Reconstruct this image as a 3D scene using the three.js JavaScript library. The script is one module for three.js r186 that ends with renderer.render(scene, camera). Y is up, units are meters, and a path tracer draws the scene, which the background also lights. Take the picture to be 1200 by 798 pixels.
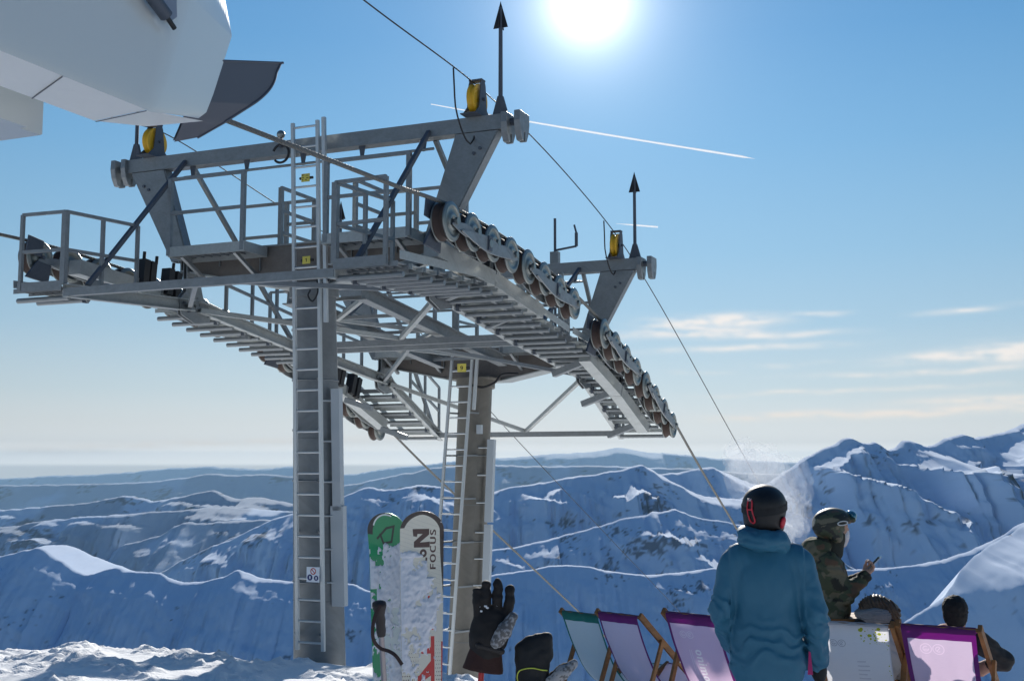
import * as THREE from 'three';
import { mergeGeometries, toCreasedNormals } from 'three/addons/utils/BufferGeometryUtils.js';
import { ImprovedNoise } from 'three/addons/math/ImprovedNoise.js';

// ---------------------------------------------------------------- camera, sky, sun, exposure
const EYE = 1.75, FOCAL = 1400, IMG_W = 1200, IMG_H = 798, PITCH = 5.9536 * Math.PI / 180;
const scene = new THREE.Scene();
const camera = new THREE.PerspectiveCamera(2 * Math.atan(IMG_H / 2 / FOCAL) * 180 / Math.PI, 1024 / 680, 0.05, 150000);
camera.position.set(0, EYE, 0);
camera.rotation.set(PITCH, 0, 0);
const renderer = new THREE.WebGLRenderer({ antialias: true });
renderer.setSize(1024, 680);
renderer.toneMapping = THREE.LinearToneMapping;
renderer.toneMappingExposure = 1.18;
renderer.shadowMap.enabled = true;

// a bearing in the photograph (column, row) turned into a direction and a point at a given depth
function bearing(px, py) {
  const dx = (px - 600) / FOCAL, dy = (399 - py) / FOCAL;
  return new THREE.Vector3(dx, dy * Math.cos(PITCH) + Math.sin(PITCH), -(Math.cos(PITCH) - dy * Math.sin(PITCH)));
}
const at = (px, py, depth) => bearing(px, py).multiplyScalar(depth).add(new THREE.Vector3(0, EYE, 0));
const sunDir = bearing(690, 1).normalize();

const sun = new THREE.DirectionalLight(new THREE.Color().setRGB(1, 0.94, 0.85), 5.0);
sun.position.copy(sunDir).multiplyScalar(120);
sun.castShadow = true;
sun.shadow.mapSize.set(4096, 4096);
Object.assign(sun.shadow.camera, { left: -40, right: 40, top: 40, bottom: -40, near: 1, far: 400 });
scene.add(sun, sun.target);

// seeded random numbers and noise
function rng(seed) { let s = seed >>> 0; return () => { s = (s + 0x6D2B79F5) >>> 0; let t = s; t = Math.imul(t ^ (t >>> 15), t | 1); t ^= t + Math.imul(t ^ (t >>> 7), t | 61); return ((t ^ (t >>> 14)) >>> 0) / 4294967296; }; }
const perlin = new ImprovedNoise();
const noise = (x, y = 0.31, z = 0.17) => perlin.noise(x, y, z);
function fbm(x, y, z = 0.5, oct = 4, gain = 0.5, lac = 2.03) { let a = 1, s = 0, n = 0; for (let i = 0; i < oct; i++) { s += a * perlin.noise(x, y, z + i * 7.3); n += a; a *= gain; x *= lac; y *= lac; z *= lac; } return s / n; }
function ridged(x, y, z = 0.5, oct = 4) { let a = 1, s = 0, n = 0; for (let i = 0; i < oct; i++) { s += a * (1 - 2 * Math.abs(perlin.noise(x, y, z + i * 5.1))); n += a; a *= 0.5; x *= 2.07; y *= 2.07; } return s / n; }
const clamp = (x, a = 0, b = 1) => Math.min(b, Math.max(a, x));
const smooth = (a, b, x) => { const t = clamp((x - a) / (b - a)); return t * t * (3 - 2 * t); };
const lerp = (a, b, t) => a + (b - a) * t;
const rad = Math.PI / 180;

// the sky: clear winter air, paler toward the horizon and round the sun, thin high cirrus
{
  const W = 3200, H = 1600, data = new Float32Array(W * H * 4);
  const stops = [[0, 1.72, 1.64, 1.5], [.65, 1.45, 1.40, 1.30], [1.05, .96, .96, .92], [2.0, .80, .84, .83], [3.5, .62, .74, .79], [6.5, .41, .61, .765], [10, .29, .525, .745], [15, .185, .425, .70], [20, .118, .335, .63], [30, .07, .225, .50], [45, .044, .155, .39], [90, .03, .11, .30]];
  const sunAz = Math.atan2(sunDir.x, -sunDir.z) / rad, sunEl = Math.asin(sunDir.y) / rad;
  // long thin streaks of cirrus: bearing, height above the horizon, half length, half thickness (degrees), strength
  const streaks = [[9.6, 6.75, 3.4, .34, .75], [8.2, 6.2, 4.2, .22, .55], [12.5, 6.05, 3.6, .16, .4], [14.6, 7.05, 1.3, .10, .45], [20.5, 6.9, 1.9, .12, .42], [25.5, 7.2, 2.5, .12, .3], [21.6, 4.85, 4.2, .30, .62], [24.5, 5.3, 3.5, .3, .6], [17.5, 2.35, 8.5, .22, .62], [24, 2.9, 6, .22, .55], [11, 5.5, 5, .14, .5], [19.5, 4.2, 6, .12, .45], [16, 3.4, 7, .1, .35], [-14, 1.05, 9.0, .22, .30], [-3, 1.35, 5, .2, .32], [-24, .6, 8, .2, .28], [13, 4.7, 2.2, .08, .3], [9, 4.4, 1.6, .08, .25],
    [52, 5, 7, .5, .6], [70, 9, 8, .7, .4], [-50, 6, 9, .6, .5], [-75, 3, 8, .5, .5], [110, 6, 10, .6, .5], [150, 5, 12, .7, .5], [-120, 7, 12, .6, .5], [-160, 4, 11, .6, .5]];
  const col = [0, 0, 0];
  for (let j = 0; j < H; j++) {
    const el = ((j + .5) / H - .5) * 180, e = Math.max(el, 0), ce = Math.cos(el * rad), se = Math.sin(el * rad);
    let k = 0; while (k < stops.length - 2 && e > stops[k + 1][0]) k++;
    const t = smooth(0, 1, 0) + clamp((e - stops[k][0]) / (stops[k + 1][0] - stops[k][0]));
    const rowStreaks = el > -1 && el < 14 ? streaks.filter(([, hh, la, lh]) => Math.abs(el - hh) < .2 + .03 * la + 2.2 * lh) : [];
    for (let i = 0; i < W; i++) {
      const phi = ((i + .5) / W - .5) * 2 * Math.PI, x = Math.cos(phi) * ce, z = Math.sin(phi) * ce;
      const az = Math.atan2(x, -z) / rad, dot = x * sunDir.x + se * sunDir.y + z * sunDir.z, g = Math.acos(clamp(dot, -1, 1)) / rad;
      const ph = .50 + .54 * Math.exp(-g * g / 2300) + .06 * dot * dot;   // clear air is brightest near the sun and dimmest square to it
      for (let c = 0; c < 3; c++) col[c] = .86 * ph * lerp(stops[k][c + 1], stops[k + 1][c + 1], t);
      const glow = 1.7 / (1 + Math.pow(g / 1.55, 2.25)) + .05 * Math.exp(-g / 10);
      col[0] += glow * 1.0; col[1] += glow * .99; col[2] += glow * .96;
      if (rowStreaks.length) {
        let cl = 0, fib = -1;
        for (const [a, h, la, lh, s] of rowStreaks) {
          const da = (az - a) / la; if (da < -1.4 || da > 1.4) continue;
          const dh = (el - h - .16 * noise(az * .35, h * 3) - .02 * (az - a)) / (lh * .8); if (dh < -2.2 || dh > 2.2) continue;
          if (fib < 0) fib = clamp(.62 + 1.6 * fbm(az * .5, el * 6.5, 2.7, 4, .6));
          cl += 2.4 * s * Math.exp(-dh * dh) * Math.exp(-Math.pow(Math.abs(da), 2.5) * 1.6) * fib;
        }
        cl = clamp(cl, 0, .9);
        const warm = smooth(6, .5, el);
        col[0] = lerp(col[0], .86, cl); col[1] = lerp(col[1], .80 - .04 * warm, cl); col[2] = lerp(col[2], .75 - .10 * warm, cl);
      }
      const o = (j * W + i) * 4; data[o] = col[0]; data[o + 1] = col[1]; data[o + 2] = col[2]; data[o + 3] = 1;
    }
  }
  const sky = new THREE.DataTexture(data, W, H, THREE.RGBAFormat, THREE.FloatType);
  sky.mapping = THREE.EquirectangularReflectionMapping; sky.magFilter = sky.minFilter = THREE.LinearFilter; sky.colorSpace = THREE.LinearSRGBColorSpace; sky.needsUpdate = true;
  scene.background = sky; scene.environment = sky;
}
scene.fog = new THREE.FogExp2(new THREE.Color().setRGB(.50, .77, 1.0), 1.7e-5);

// ---------------------------------------------------------------- helpers
const taken = {};
function numbered(name) { const n = taken[name] ?? 0; taken[name] = n + 1; return n ? name + '_' + String(n).padStart(3, '0') : name; }
function tag(o, label, category, group, kind) { o.userData.label = label; if (category) o.userData.category = category; if (group) o.userData.group = group; if (kind) o.userData.kind = kind; return o; }
function thing(name, label, category, pos = [0, 0, 0], turn = 0, group) { const o = new THREE.Group(); o.name = numbered(name); o.position.set(...pos); o.rotation.y = turn; tag(o, label, category, group); scene.add(o); return o; }
function sub(name, parent, pos) { const o = new THREE.Group(); o.name = name; if (pos) o.position.copy(pos); parent.add(o); return o; }
function strip(g) { g = g.index ? g.toNonIndexed() : g; for (const k of Object.keys(g.attributes)) if (!['position', 'normal', 'uv', 'color'].includes(k)) g.deleteAttribute(k); if (!g.attributes.normal) g.computeVertexNormals(); if (!g.attributes.uv) g.setAttribute('uv', new THREE.BufferAttribute(new Float32Array(g.attributes.position.count * 2), 2)); return g; }
function merged(list) { list = [list].flat(Infinity); return list.length === 1 ? list[0] : mergeGeometries(list.map(strip)); }
// uv in metres by the way each face points
function metreUV(g, k = 1) {
  g = strip(g); const p = g.attributes.position, n = g.attributes.normal, uv = new Float32Array(p.count * 2);
  for (let i = 0; i < p.count; i++) {
    const ax = Math.abs(n.getX(i)), ay = Math.abs(n.getY(i)), az = Math.abs(n.getZ(i));
    const [a, b] = ax > ay && ax > az ? [p.getZ(i), p.getY(i)] : ay > az ? [p.getX(i), p.getZ(i)] : [p.getX(i), p.getY(i)];
    uv[2 * i] = a * k; uv[2 * i + 1] = b * k;
  }
  g.setAttribute('uv', new THREE.BufferAttribute(uv, 2)); return g;
}
function mesh(name, geo, mat, parent = scene) {
  const m = new THREE.Mesh(merged(geo), mat); m.name = parent === scene ? numbered(name) : name; m.castShadow = m.receiveShadow = true; parent.add(m); return m;
}
const V3 = (x, y, z) => new THREE.Vector3(x, y, z);
// a box beam from a to b; w across, h along "up"
function beam(a, b, w, h, up = V3(0, 1, 0)) {
  const d = b.clone().sub(a), L = d.length(); d.normalize();
  let s = new THREE.Vector3().crossVectors(d, up); if (s.lengthSq() < 1e-6) s = new THREE.Vector3().crossVectors(d, V3(1, 0, 0)); s.normalize();
  const u = new THREE.Vector3().crossVectors(s, d), g = new THREE.BoxGeometry(w, h, L);
  g.applyMatrix4(new THREE.Matrix4().makeBasis(s, u, d.clone().negate()).setPosition(a.clone().add(b).multiplyScalar(.5)));
  return g;
}
function ibeam(a, b, w, h, t = .018, up = V3(0, 1, 0)) {
  const d = b.clone().sub(a).normalize(), s = new THREE.Vector3().crossVectors(d, up).normalize(), u = new THREE.Vector3().crossVectors(s, d).multiplyScalar(h / 2 - t / 2);
  return [beam(a, b, t * .8, h - 2 * t, up), beam(a.clone().add(u), b.clone().add(u), w, t, up), beam(a.clone().sub(u), b.clone().sub(u), w, t, up)];
}
function rod(a, b, r, seg = 10, r2 = r) {
  const d = b.clone().sub(a), L = d.length(), g = new THREE.CylinderGeometry(r2, r, L, seg);
  g.applyQuaternion(new THREE.Quaternion().setFromUnitVectors(V3(0, 1, 0), d.normalize())); g.translate((a.x + b.x) / 2, (a.y + b.y) / 2, (a.z + b.z) / 2); return g;
}
function tubeThrough(pts, r, seg = 60, rs = 8) { return new THREE.TubeGeometry(new THREE.CatmullRomCurve3(pts, false, 'centripetal'), seg, r, rs); }
// a plate: outline [[x, y] ...] in the plane spanned by ex and ey at o, thickness t along ex x ey
function plate(outline, o, ex, ey, t, bevel = 0, holes = []) {
  const s = new THREE.Shape(outline.map(([x, y]) => new THREE.Vector2(x, y)));
  for (const [x, y, r] of holes) { const h = new THREE.Path(); h.absarc(x, y, r, 0, Math.PI * 2, true); s.holes.push(h); }
  const g = new THREE.ExtrudeGeometry(s, { depth: t, bevelEnabled: bevel > 0, bevelSize: bevel, bevelThickness: bevel, bevelSegments: 1, curveSegments: 10 });
  g.translate(0, 0, -t / 2); g.applyMatrix4(new THREE.Matrix4().makeBasis(ex, ey, new THREE.Vector3().crossVectors(ex, ey)).setPosition(o)); return g;
}
// a tiling noise texture around a base colour (linear values), and a grey one for roughness or bump
function noiseTex(size, fn, srgb = true) {
  const d = new Uint8Array(size * size * 4);
  for (let y = 0; y < size; y++) for (let x = 0; x < size; x++) { const c = fn(x / size, y / size); for (let k = 0; k < 3; k++) d[(y * size + x) * 4 + k] = clamp(Math.round(255 * (Array.isArray(c) ? c[k] : c)), 0, 255); d[(y * size + x) * 4 + 3] = 255; }
  const t = new THREE.DataTexture(d, size, size); t.wrapS = t.wrapT = THREE.RepeatWrapping; t.magFilter = THREE.LinearFilter; t.minFilter = THREE.LinearMipmapLinearFilter; if (srgb) t.colorSpace = THREE.SRGBColorSpace; t.needsUpdate = true; return t;
}
// noise that tiles over the unit square
const tileN = (x, y, f, z, oct = 4) => { const a = x * 2 * Math.PI, b = y * 2 * Math.PI, R = f / (2 * Math.PI); return fbm(Math.cos(a) * R + 9, Math.sin(a) * R + Math.cos(b) * R * 1.3, Math.sin(b) * R * 1.3 + z, oct); };
const rgb = (r, g, b) => new THREE.Color().setRGB(r, g, b);
// ---------------------------------------------------------------- the mountains
// Each ridge is a relief: a crest line through real places, a face that falls toward the valley on this side and a back that falls
// away behind. Points: [column, row, depth in metres, share of the face under the crest that is a gentle bench].
const relief = new THREE.MeshStandardMaterial({ vertexColors: true, roughness: .95, metalness: 0 });
function crestAt(pts, x) {
  let k = 0; while (k < pts.length - 2 && x > pts[k + 1][0]) k++;
  const p0 = pts[Math.max(k - 1, 0)], p1 = pts[k], p2 = pts[k + 1], p3 = pts[Math.min(k + 2, pts.length - 1)], t = clamp((x - p1[0]) / (p2[0] - p1[0]));
  const out = [];
  for (let c = 1; c < 4; c++) {
    const m1 = (p2[c] - p0[c]) / Math.max(p2[0] - p0[0], 1e-6) * (p2[0] - p1[0]), m2 = (p3[c] - p1[c]) / Math.max(p3[0] - p1[0], 1e-6) * (p2[0] - p1[0]), t2 = t * t, t3 = t2 * t;
    out.push((2 * t3 - 3 * t2 + 1) * p1[c] + (t3 - 2 * t2 + t) * m1 * .6 + (-2 * t3 + 3 * t2) * p2[c] + (t3 - t2) * m2 * .6);
  }
  return out;
}
const SHADE_BLUE_SNOW = [.60, .725, .90];  // blue of the shaded slopes is put into this snow colour
function ridge(name, label, pts, o = {}) {
  const { dx = 2.4, rows = 60, rowPx = 1.6, slope = 35, bench = 9, rough = 1, jag = 1, rock = .2, rockCol = [.055, .062, .08], forest = 0, seed = 1, back = 26, gully = 1, streak = 0, snow = SHADE_BLUE_SNOW, patches = [] } = o;
  const full = pts.map(([x, y, d, l = 2]) => [x, y, d, l]), x0 = full[0][0], x1 = full[full.length - 1][0], nc = Math.ceil((x1 - x0) / dx) + 1, nb = 10, nr = rows + nb + 1;
  const P = new Float32Array(nc * nr * 3), C = new Float32Array(nc * nr * 3), cos = Math.cos(PITCH), sin = Math.sin(PITCH);
  const rowOf = (x, y, z) => { const f = -z, h = y - EYE; return 399 - FOCAL * (h * cos - f * sin) / (f * cos + h * sin); };
  for (let i = 0; i < nc; i++) {
    const cx = Math.min(x0 + i * dx, x1), [cy, d, lit] = crestAt(full, cx), m = d / FOCAL;      // m: metres in one pixel there
    const jx = cx * .045 + seed * 17.3, y0 = cy + jag * (2.2 * fbm(jx, seed, .5, 5, .6) + 1.3 * (.4 - ridged(cx * .09, seed * 3.1, .2, 3)));
    const top = at(cx, y0, d), X = top.x, up = [];
    const put = (j, y, z, rockiness) => {
      const q = (i * nr + j) * 3; P[q] = X; P[q + 1] = y; P[q + 2] = z;
      const pat = fbm(X / m * .021 + seed, z / m * .02 * .6, y / m * .03, 5, .62), fine = fbm(X / m * .16, y / m * .2, seed, 4, .65);
      const r = clamp(smooth(.0, .16, pat * 1.15 + .6 * fine + (rock - .5) * .6 - .035 + rockiness * .6)), f = forest ? forest * smooth(-.12, .12, fbm(X / m * .012 + 3, z / m * .006, seed, 4) + .12) : 0;
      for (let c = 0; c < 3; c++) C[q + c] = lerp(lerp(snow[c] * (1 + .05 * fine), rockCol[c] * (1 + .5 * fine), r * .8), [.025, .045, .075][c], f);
    };
    // the back
    for (let k = 0; k < nb; k++) { const s = (nb - k) / nb, dist = s * s * 160 * m; put(k, top.y - dist * Math.tan(back * rad) * smooth(0, .25, s + .1), top.z - dist, -.3); }
    put(nb, top.y, top.z, -.2);
    let y = top.y, z = top.z, px = y0;
    // spurs that stand out from the face far enough to catch the sun over the crest
    const spurs = patches.map((p) => {
      const f = p.map(([a, b, l]) => [a, b, 0, l]), xa = f[0][0], xb = f[f.length - 1][0], t = 26; if (cx < xa - t || cx > xb + t) return null;
      const [b, , l] = crestAt(f, clamp(cx, xa, xb)), w = smooth(xa - t, xa + 1, cx) * smooth(xb + t, xb - 1, cx);
      return { row: b + 1.2 * noise(cx * .2, seed), lit: l, w, inside: cx >= xa - 1 && cx <= xb + 1 };
    }).filter(Boolean).sort((p, q) => p.row - q.row);
    let end = -1, proud = 0;
    for (let j = 1; j <= rows; j++) {
      if (spurs.length && px >= spurs[0].row - 1) {
        const q = spurs.shift(), need = Math.max(0, (top.y - y) / .37 * 1.08 - (z - top.z)) * q.w, view = Math.max(.02, (EYE - y) / -z);
        z += need; y -= need * view; proud += need; if (q.inside) end = px + q.lit * (1 + .5 * noise(cx * .16, seed + 4));
      }
      const below = px - y0, wx = X / m + 22 * fbm(X / m * .012, y / m * .02, seed, 3), sk = wx + .55 * (y / m) * (noise(X / m * .006, seed) > 0 ? 1 : -1) * .6;
      const n1 = fbm(sk * .016 * gully + seed * 5, y / m * .022, z / m * .014, 5, .55), n2 = fbm(X / m * .075, y / m * .10, z / m * .06 + seed, 4, .6);
      const lit0 = lit < 5 ? lit * (.30 + .42 * smooth(-.25, .25, noise(cx * .022, seed * 2.3))) : lit, L = Math.max(.5, lit0 + (lit > 3 ? .35 : .5) * lit0 * (2.2 * n2 + .8 * noise(cx * .07, seed)));
      let on = Math.max(smooth(L * 1.25, L * .75, below), px < end ? 1 : 0), str = 1;
      if (streak && lit > 12) str = smooth(-.22, .05, ridged(cx * .06 + below * .085, seed, .3, 2) - .12);
      if (px < end && end - px > 8) on *= smooth(-.5, -.2, ridged(cx * .09 + px * .05, seed, .7, 2));
      let a = lerp(slope + (proud > 0 && px > end ? 5 : 0) + rough * (18 * n1 + 20 * n2 + 15 * fbm(X / m * .22, y / m * .26, z / m * .12 + seed, 2)), bench + rough * 7 * n2, on * (lit > 12 && streak ? str : 1));
      a = clamp(a, 3, 66);
      const step = rowPx * (1 + j * .012), view = (EYE - y) / -z;                              // rows about equally far apart as seen
      const dd = Math.min(step * m / Math.max(.06, Math.tan(a * rad) + view), 60 * m);
      y -= dd * Math.tan(a * rad); z += dd; px = rowOf(X, y, z);
      const fade = smooth(3, 34, px - y0) * (px < end ? .25 : 1), wy = y / m * .024 + .5 * fbm(X / m * .01, z / m * .01, seed, 2), bump = rough * m * fade * (12 * ridged(X / m * .0105 + seed * 3 + wy * .9, wy * .35, .5, 2) + 5 * ridged(X / m * .031 + seed + wy * .8, wy, z / m * .016, 4) + 2.6 * fbm(X / m * .13, y / m * .13, z / m * .09, 3));
      put(nb + j, y + bump * .5, z + bump, .5 * (smooth(30, 52, a) - .5) * (1 - on) - .6 * on);
    }
  }
  const idx = []; for (let i = 0; i < nc - 1; i++) for (let j = 0; j < nr - 1; j++) { const a = i * nr + j, b = a + nr; idx.push(a, a + 1, b, b, a + 1, b + 1); }
  const g = new THREE.BufferGeometry(); g.setAttribute('position', new THREE.BufferAttribute(P, 3)); g.setAttribute('color', new THREE.BufferAttribute(C, 3)); g.setIndex(idx); g.computeVertexNormals();
  const ms = mesh(name, g, relief); tag(ms, label, null, null, 'structure'); return ms;
}
const K = 1000;
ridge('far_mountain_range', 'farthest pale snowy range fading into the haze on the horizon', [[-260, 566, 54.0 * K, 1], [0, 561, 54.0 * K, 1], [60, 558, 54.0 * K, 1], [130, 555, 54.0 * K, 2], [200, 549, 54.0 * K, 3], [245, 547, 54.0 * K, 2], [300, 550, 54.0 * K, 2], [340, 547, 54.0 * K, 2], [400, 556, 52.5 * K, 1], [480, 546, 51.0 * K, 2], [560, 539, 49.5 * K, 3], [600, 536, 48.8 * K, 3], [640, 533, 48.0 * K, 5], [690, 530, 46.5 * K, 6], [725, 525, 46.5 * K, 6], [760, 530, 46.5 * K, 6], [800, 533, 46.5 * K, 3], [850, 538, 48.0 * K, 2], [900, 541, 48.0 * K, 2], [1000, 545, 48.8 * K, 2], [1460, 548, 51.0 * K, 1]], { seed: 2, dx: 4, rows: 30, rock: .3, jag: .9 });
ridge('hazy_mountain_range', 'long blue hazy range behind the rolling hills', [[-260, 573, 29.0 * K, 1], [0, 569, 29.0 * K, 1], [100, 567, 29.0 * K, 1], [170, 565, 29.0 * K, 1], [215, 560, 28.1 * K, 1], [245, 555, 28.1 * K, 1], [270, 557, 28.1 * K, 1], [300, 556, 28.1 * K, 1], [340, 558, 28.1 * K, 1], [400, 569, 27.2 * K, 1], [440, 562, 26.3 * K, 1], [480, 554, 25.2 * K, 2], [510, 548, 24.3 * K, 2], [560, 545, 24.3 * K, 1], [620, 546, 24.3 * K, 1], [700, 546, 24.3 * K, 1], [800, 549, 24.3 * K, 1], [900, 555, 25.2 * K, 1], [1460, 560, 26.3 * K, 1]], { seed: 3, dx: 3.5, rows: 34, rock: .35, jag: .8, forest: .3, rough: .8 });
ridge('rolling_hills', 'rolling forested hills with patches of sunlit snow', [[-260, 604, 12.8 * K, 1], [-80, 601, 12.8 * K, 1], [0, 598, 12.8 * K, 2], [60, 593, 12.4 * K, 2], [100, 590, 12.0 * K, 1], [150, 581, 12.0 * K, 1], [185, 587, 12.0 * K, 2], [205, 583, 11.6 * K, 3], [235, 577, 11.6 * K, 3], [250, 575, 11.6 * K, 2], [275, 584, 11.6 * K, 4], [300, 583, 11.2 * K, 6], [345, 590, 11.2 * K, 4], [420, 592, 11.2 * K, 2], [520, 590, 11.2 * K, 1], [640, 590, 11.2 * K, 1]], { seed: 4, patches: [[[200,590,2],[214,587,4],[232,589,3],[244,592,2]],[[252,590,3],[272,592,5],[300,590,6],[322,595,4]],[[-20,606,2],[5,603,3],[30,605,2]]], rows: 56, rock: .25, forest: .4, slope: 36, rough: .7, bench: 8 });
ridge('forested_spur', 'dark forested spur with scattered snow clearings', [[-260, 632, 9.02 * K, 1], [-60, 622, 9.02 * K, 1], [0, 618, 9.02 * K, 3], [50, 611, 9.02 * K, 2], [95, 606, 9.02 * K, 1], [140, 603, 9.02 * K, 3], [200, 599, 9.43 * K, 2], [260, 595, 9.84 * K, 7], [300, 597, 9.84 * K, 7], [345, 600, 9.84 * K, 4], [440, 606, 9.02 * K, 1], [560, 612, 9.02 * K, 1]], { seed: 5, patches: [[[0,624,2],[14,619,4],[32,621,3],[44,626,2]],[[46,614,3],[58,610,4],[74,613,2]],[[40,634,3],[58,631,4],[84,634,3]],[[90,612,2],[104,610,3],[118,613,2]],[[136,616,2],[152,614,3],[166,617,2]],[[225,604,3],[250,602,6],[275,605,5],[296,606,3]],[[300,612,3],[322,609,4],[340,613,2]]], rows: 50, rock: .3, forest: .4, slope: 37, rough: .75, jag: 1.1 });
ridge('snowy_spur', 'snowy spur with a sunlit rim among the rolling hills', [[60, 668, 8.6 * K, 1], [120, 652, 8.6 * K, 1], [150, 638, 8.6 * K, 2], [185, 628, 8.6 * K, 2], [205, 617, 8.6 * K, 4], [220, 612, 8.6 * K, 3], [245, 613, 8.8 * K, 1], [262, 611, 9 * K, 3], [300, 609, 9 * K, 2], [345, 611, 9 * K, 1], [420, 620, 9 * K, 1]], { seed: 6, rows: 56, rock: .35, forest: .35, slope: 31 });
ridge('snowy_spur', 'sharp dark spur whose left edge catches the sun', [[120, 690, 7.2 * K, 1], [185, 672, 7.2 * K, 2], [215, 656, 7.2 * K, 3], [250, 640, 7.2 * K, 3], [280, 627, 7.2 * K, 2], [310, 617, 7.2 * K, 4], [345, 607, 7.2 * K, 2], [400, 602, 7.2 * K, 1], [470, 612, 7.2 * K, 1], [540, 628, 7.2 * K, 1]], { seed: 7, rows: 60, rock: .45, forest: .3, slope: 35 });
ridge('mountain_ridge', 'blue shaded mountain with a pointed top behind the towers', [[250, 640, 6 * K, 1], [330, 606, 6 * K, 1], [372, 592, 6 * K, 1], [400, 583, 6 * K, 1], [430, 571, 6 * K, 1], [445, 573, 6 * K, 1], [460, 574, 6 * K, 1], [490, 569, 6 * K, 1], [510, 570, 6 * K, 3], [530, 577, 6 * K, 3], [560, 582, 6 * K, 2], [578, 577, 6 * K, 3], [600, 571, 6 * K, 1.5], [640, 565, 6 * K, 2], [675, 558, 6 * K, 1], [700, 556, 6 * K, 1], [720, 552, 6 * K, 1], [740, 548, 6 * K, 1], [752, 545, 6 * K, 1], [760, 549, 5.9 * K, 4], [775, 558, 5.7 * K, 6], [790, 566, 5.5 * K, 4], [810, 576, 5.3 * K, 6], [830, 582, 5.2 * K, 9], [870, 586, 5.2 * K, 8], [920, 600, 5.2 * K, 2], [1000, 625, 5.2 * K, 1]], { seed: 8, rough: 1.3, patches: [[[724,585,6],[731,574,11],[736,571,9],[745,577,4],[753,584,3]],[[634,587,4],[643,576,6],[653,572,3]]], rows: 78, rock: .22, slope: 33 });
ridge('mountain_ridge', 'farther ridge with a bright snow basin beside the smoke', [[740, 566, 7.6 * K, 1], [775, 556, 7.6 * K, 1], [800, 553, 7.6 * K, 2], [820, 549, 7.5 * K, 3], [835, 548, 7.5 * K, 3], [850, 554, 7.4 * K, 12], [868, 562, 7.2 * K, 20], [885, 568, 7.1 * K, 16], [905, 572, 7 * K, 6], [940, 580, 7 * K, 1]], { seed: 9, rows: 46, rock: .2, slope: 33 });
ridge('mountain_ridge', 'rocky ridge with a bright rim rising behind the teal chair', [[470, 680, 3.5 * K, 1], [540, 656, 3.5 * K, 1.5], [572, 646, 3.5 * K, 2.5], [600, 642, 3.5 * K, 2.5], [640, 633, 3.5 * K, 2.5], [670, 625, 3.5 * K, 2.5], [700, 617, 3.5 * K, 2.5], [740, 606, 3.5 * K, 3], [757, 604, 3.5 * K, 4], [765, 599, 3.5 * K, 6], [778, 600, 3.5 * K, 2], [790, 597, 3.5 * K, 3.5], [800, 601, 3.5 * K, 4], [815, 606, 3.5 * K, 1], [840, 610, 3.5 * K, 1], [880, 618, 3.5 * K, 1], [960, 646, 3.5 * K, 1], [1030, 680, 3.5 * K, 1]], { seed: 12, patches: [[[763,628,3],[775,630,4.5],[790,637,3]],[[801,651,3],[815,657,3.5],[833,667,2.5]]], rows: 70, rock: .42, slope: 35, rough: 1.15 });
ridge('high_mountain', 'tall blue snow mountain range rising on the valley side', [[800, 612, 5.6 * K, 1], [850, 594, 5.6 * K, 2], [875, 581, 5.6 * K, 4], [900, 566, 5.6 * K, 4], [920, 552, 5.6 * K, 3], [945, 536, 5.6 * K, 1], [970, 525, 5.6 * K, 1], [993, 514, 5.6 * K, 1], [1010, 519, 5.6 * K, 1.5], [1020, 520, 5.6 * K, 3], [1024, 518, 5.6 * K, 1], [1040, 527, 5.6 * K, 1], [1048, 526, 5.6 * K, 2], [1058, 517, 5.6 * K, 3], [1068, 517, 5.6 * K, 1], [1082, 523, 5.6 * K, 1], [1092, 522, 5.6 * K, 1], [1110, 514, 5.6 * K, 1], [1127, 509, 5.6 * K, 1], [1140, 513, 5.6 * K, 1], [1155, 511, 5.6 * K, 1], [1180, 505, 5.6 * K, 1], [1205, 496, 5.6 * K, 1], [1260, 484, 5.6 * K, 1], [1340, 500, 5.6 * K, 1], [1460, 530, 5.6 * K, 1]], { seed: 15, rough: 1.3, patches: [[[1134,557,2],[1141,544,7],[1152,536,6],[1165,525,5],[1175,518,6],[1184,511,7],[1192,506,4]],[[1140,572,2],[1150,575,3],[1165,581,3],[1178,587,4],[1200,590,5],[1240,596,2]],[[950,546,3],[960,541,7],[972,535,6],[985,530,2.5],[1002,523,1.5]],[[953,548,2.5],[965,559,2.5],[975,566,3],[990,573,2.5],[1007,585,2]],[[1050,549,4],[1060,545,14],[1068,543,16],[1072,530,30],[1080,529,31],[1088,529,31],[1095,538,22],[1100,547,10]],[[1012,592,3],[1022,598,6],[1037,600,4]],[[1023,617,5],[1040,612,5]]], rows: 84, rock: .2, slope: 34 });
ridge('snow_slope', 'sunlit snowfield leaning behind the near ridge', [[20, 668, 2.25 * K, 1], [40, 646, 2.25 * K, 20], [50, 640, 2.25 * K, 36], [75, 639, 2.25 * K, 38], [85, 641, 2.25 * K, 38], [110, 652, 2.25 * K, 30], [140, 663, 2.25 * K, 18], [156, 669, 2.25 * K, 10], [175, 676, 2.25 * K, 3]], { seed: 23, dx: 1.6, rows: 40, rock: .08, jag: .5, bench: 4, rough: .5 });
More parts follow.
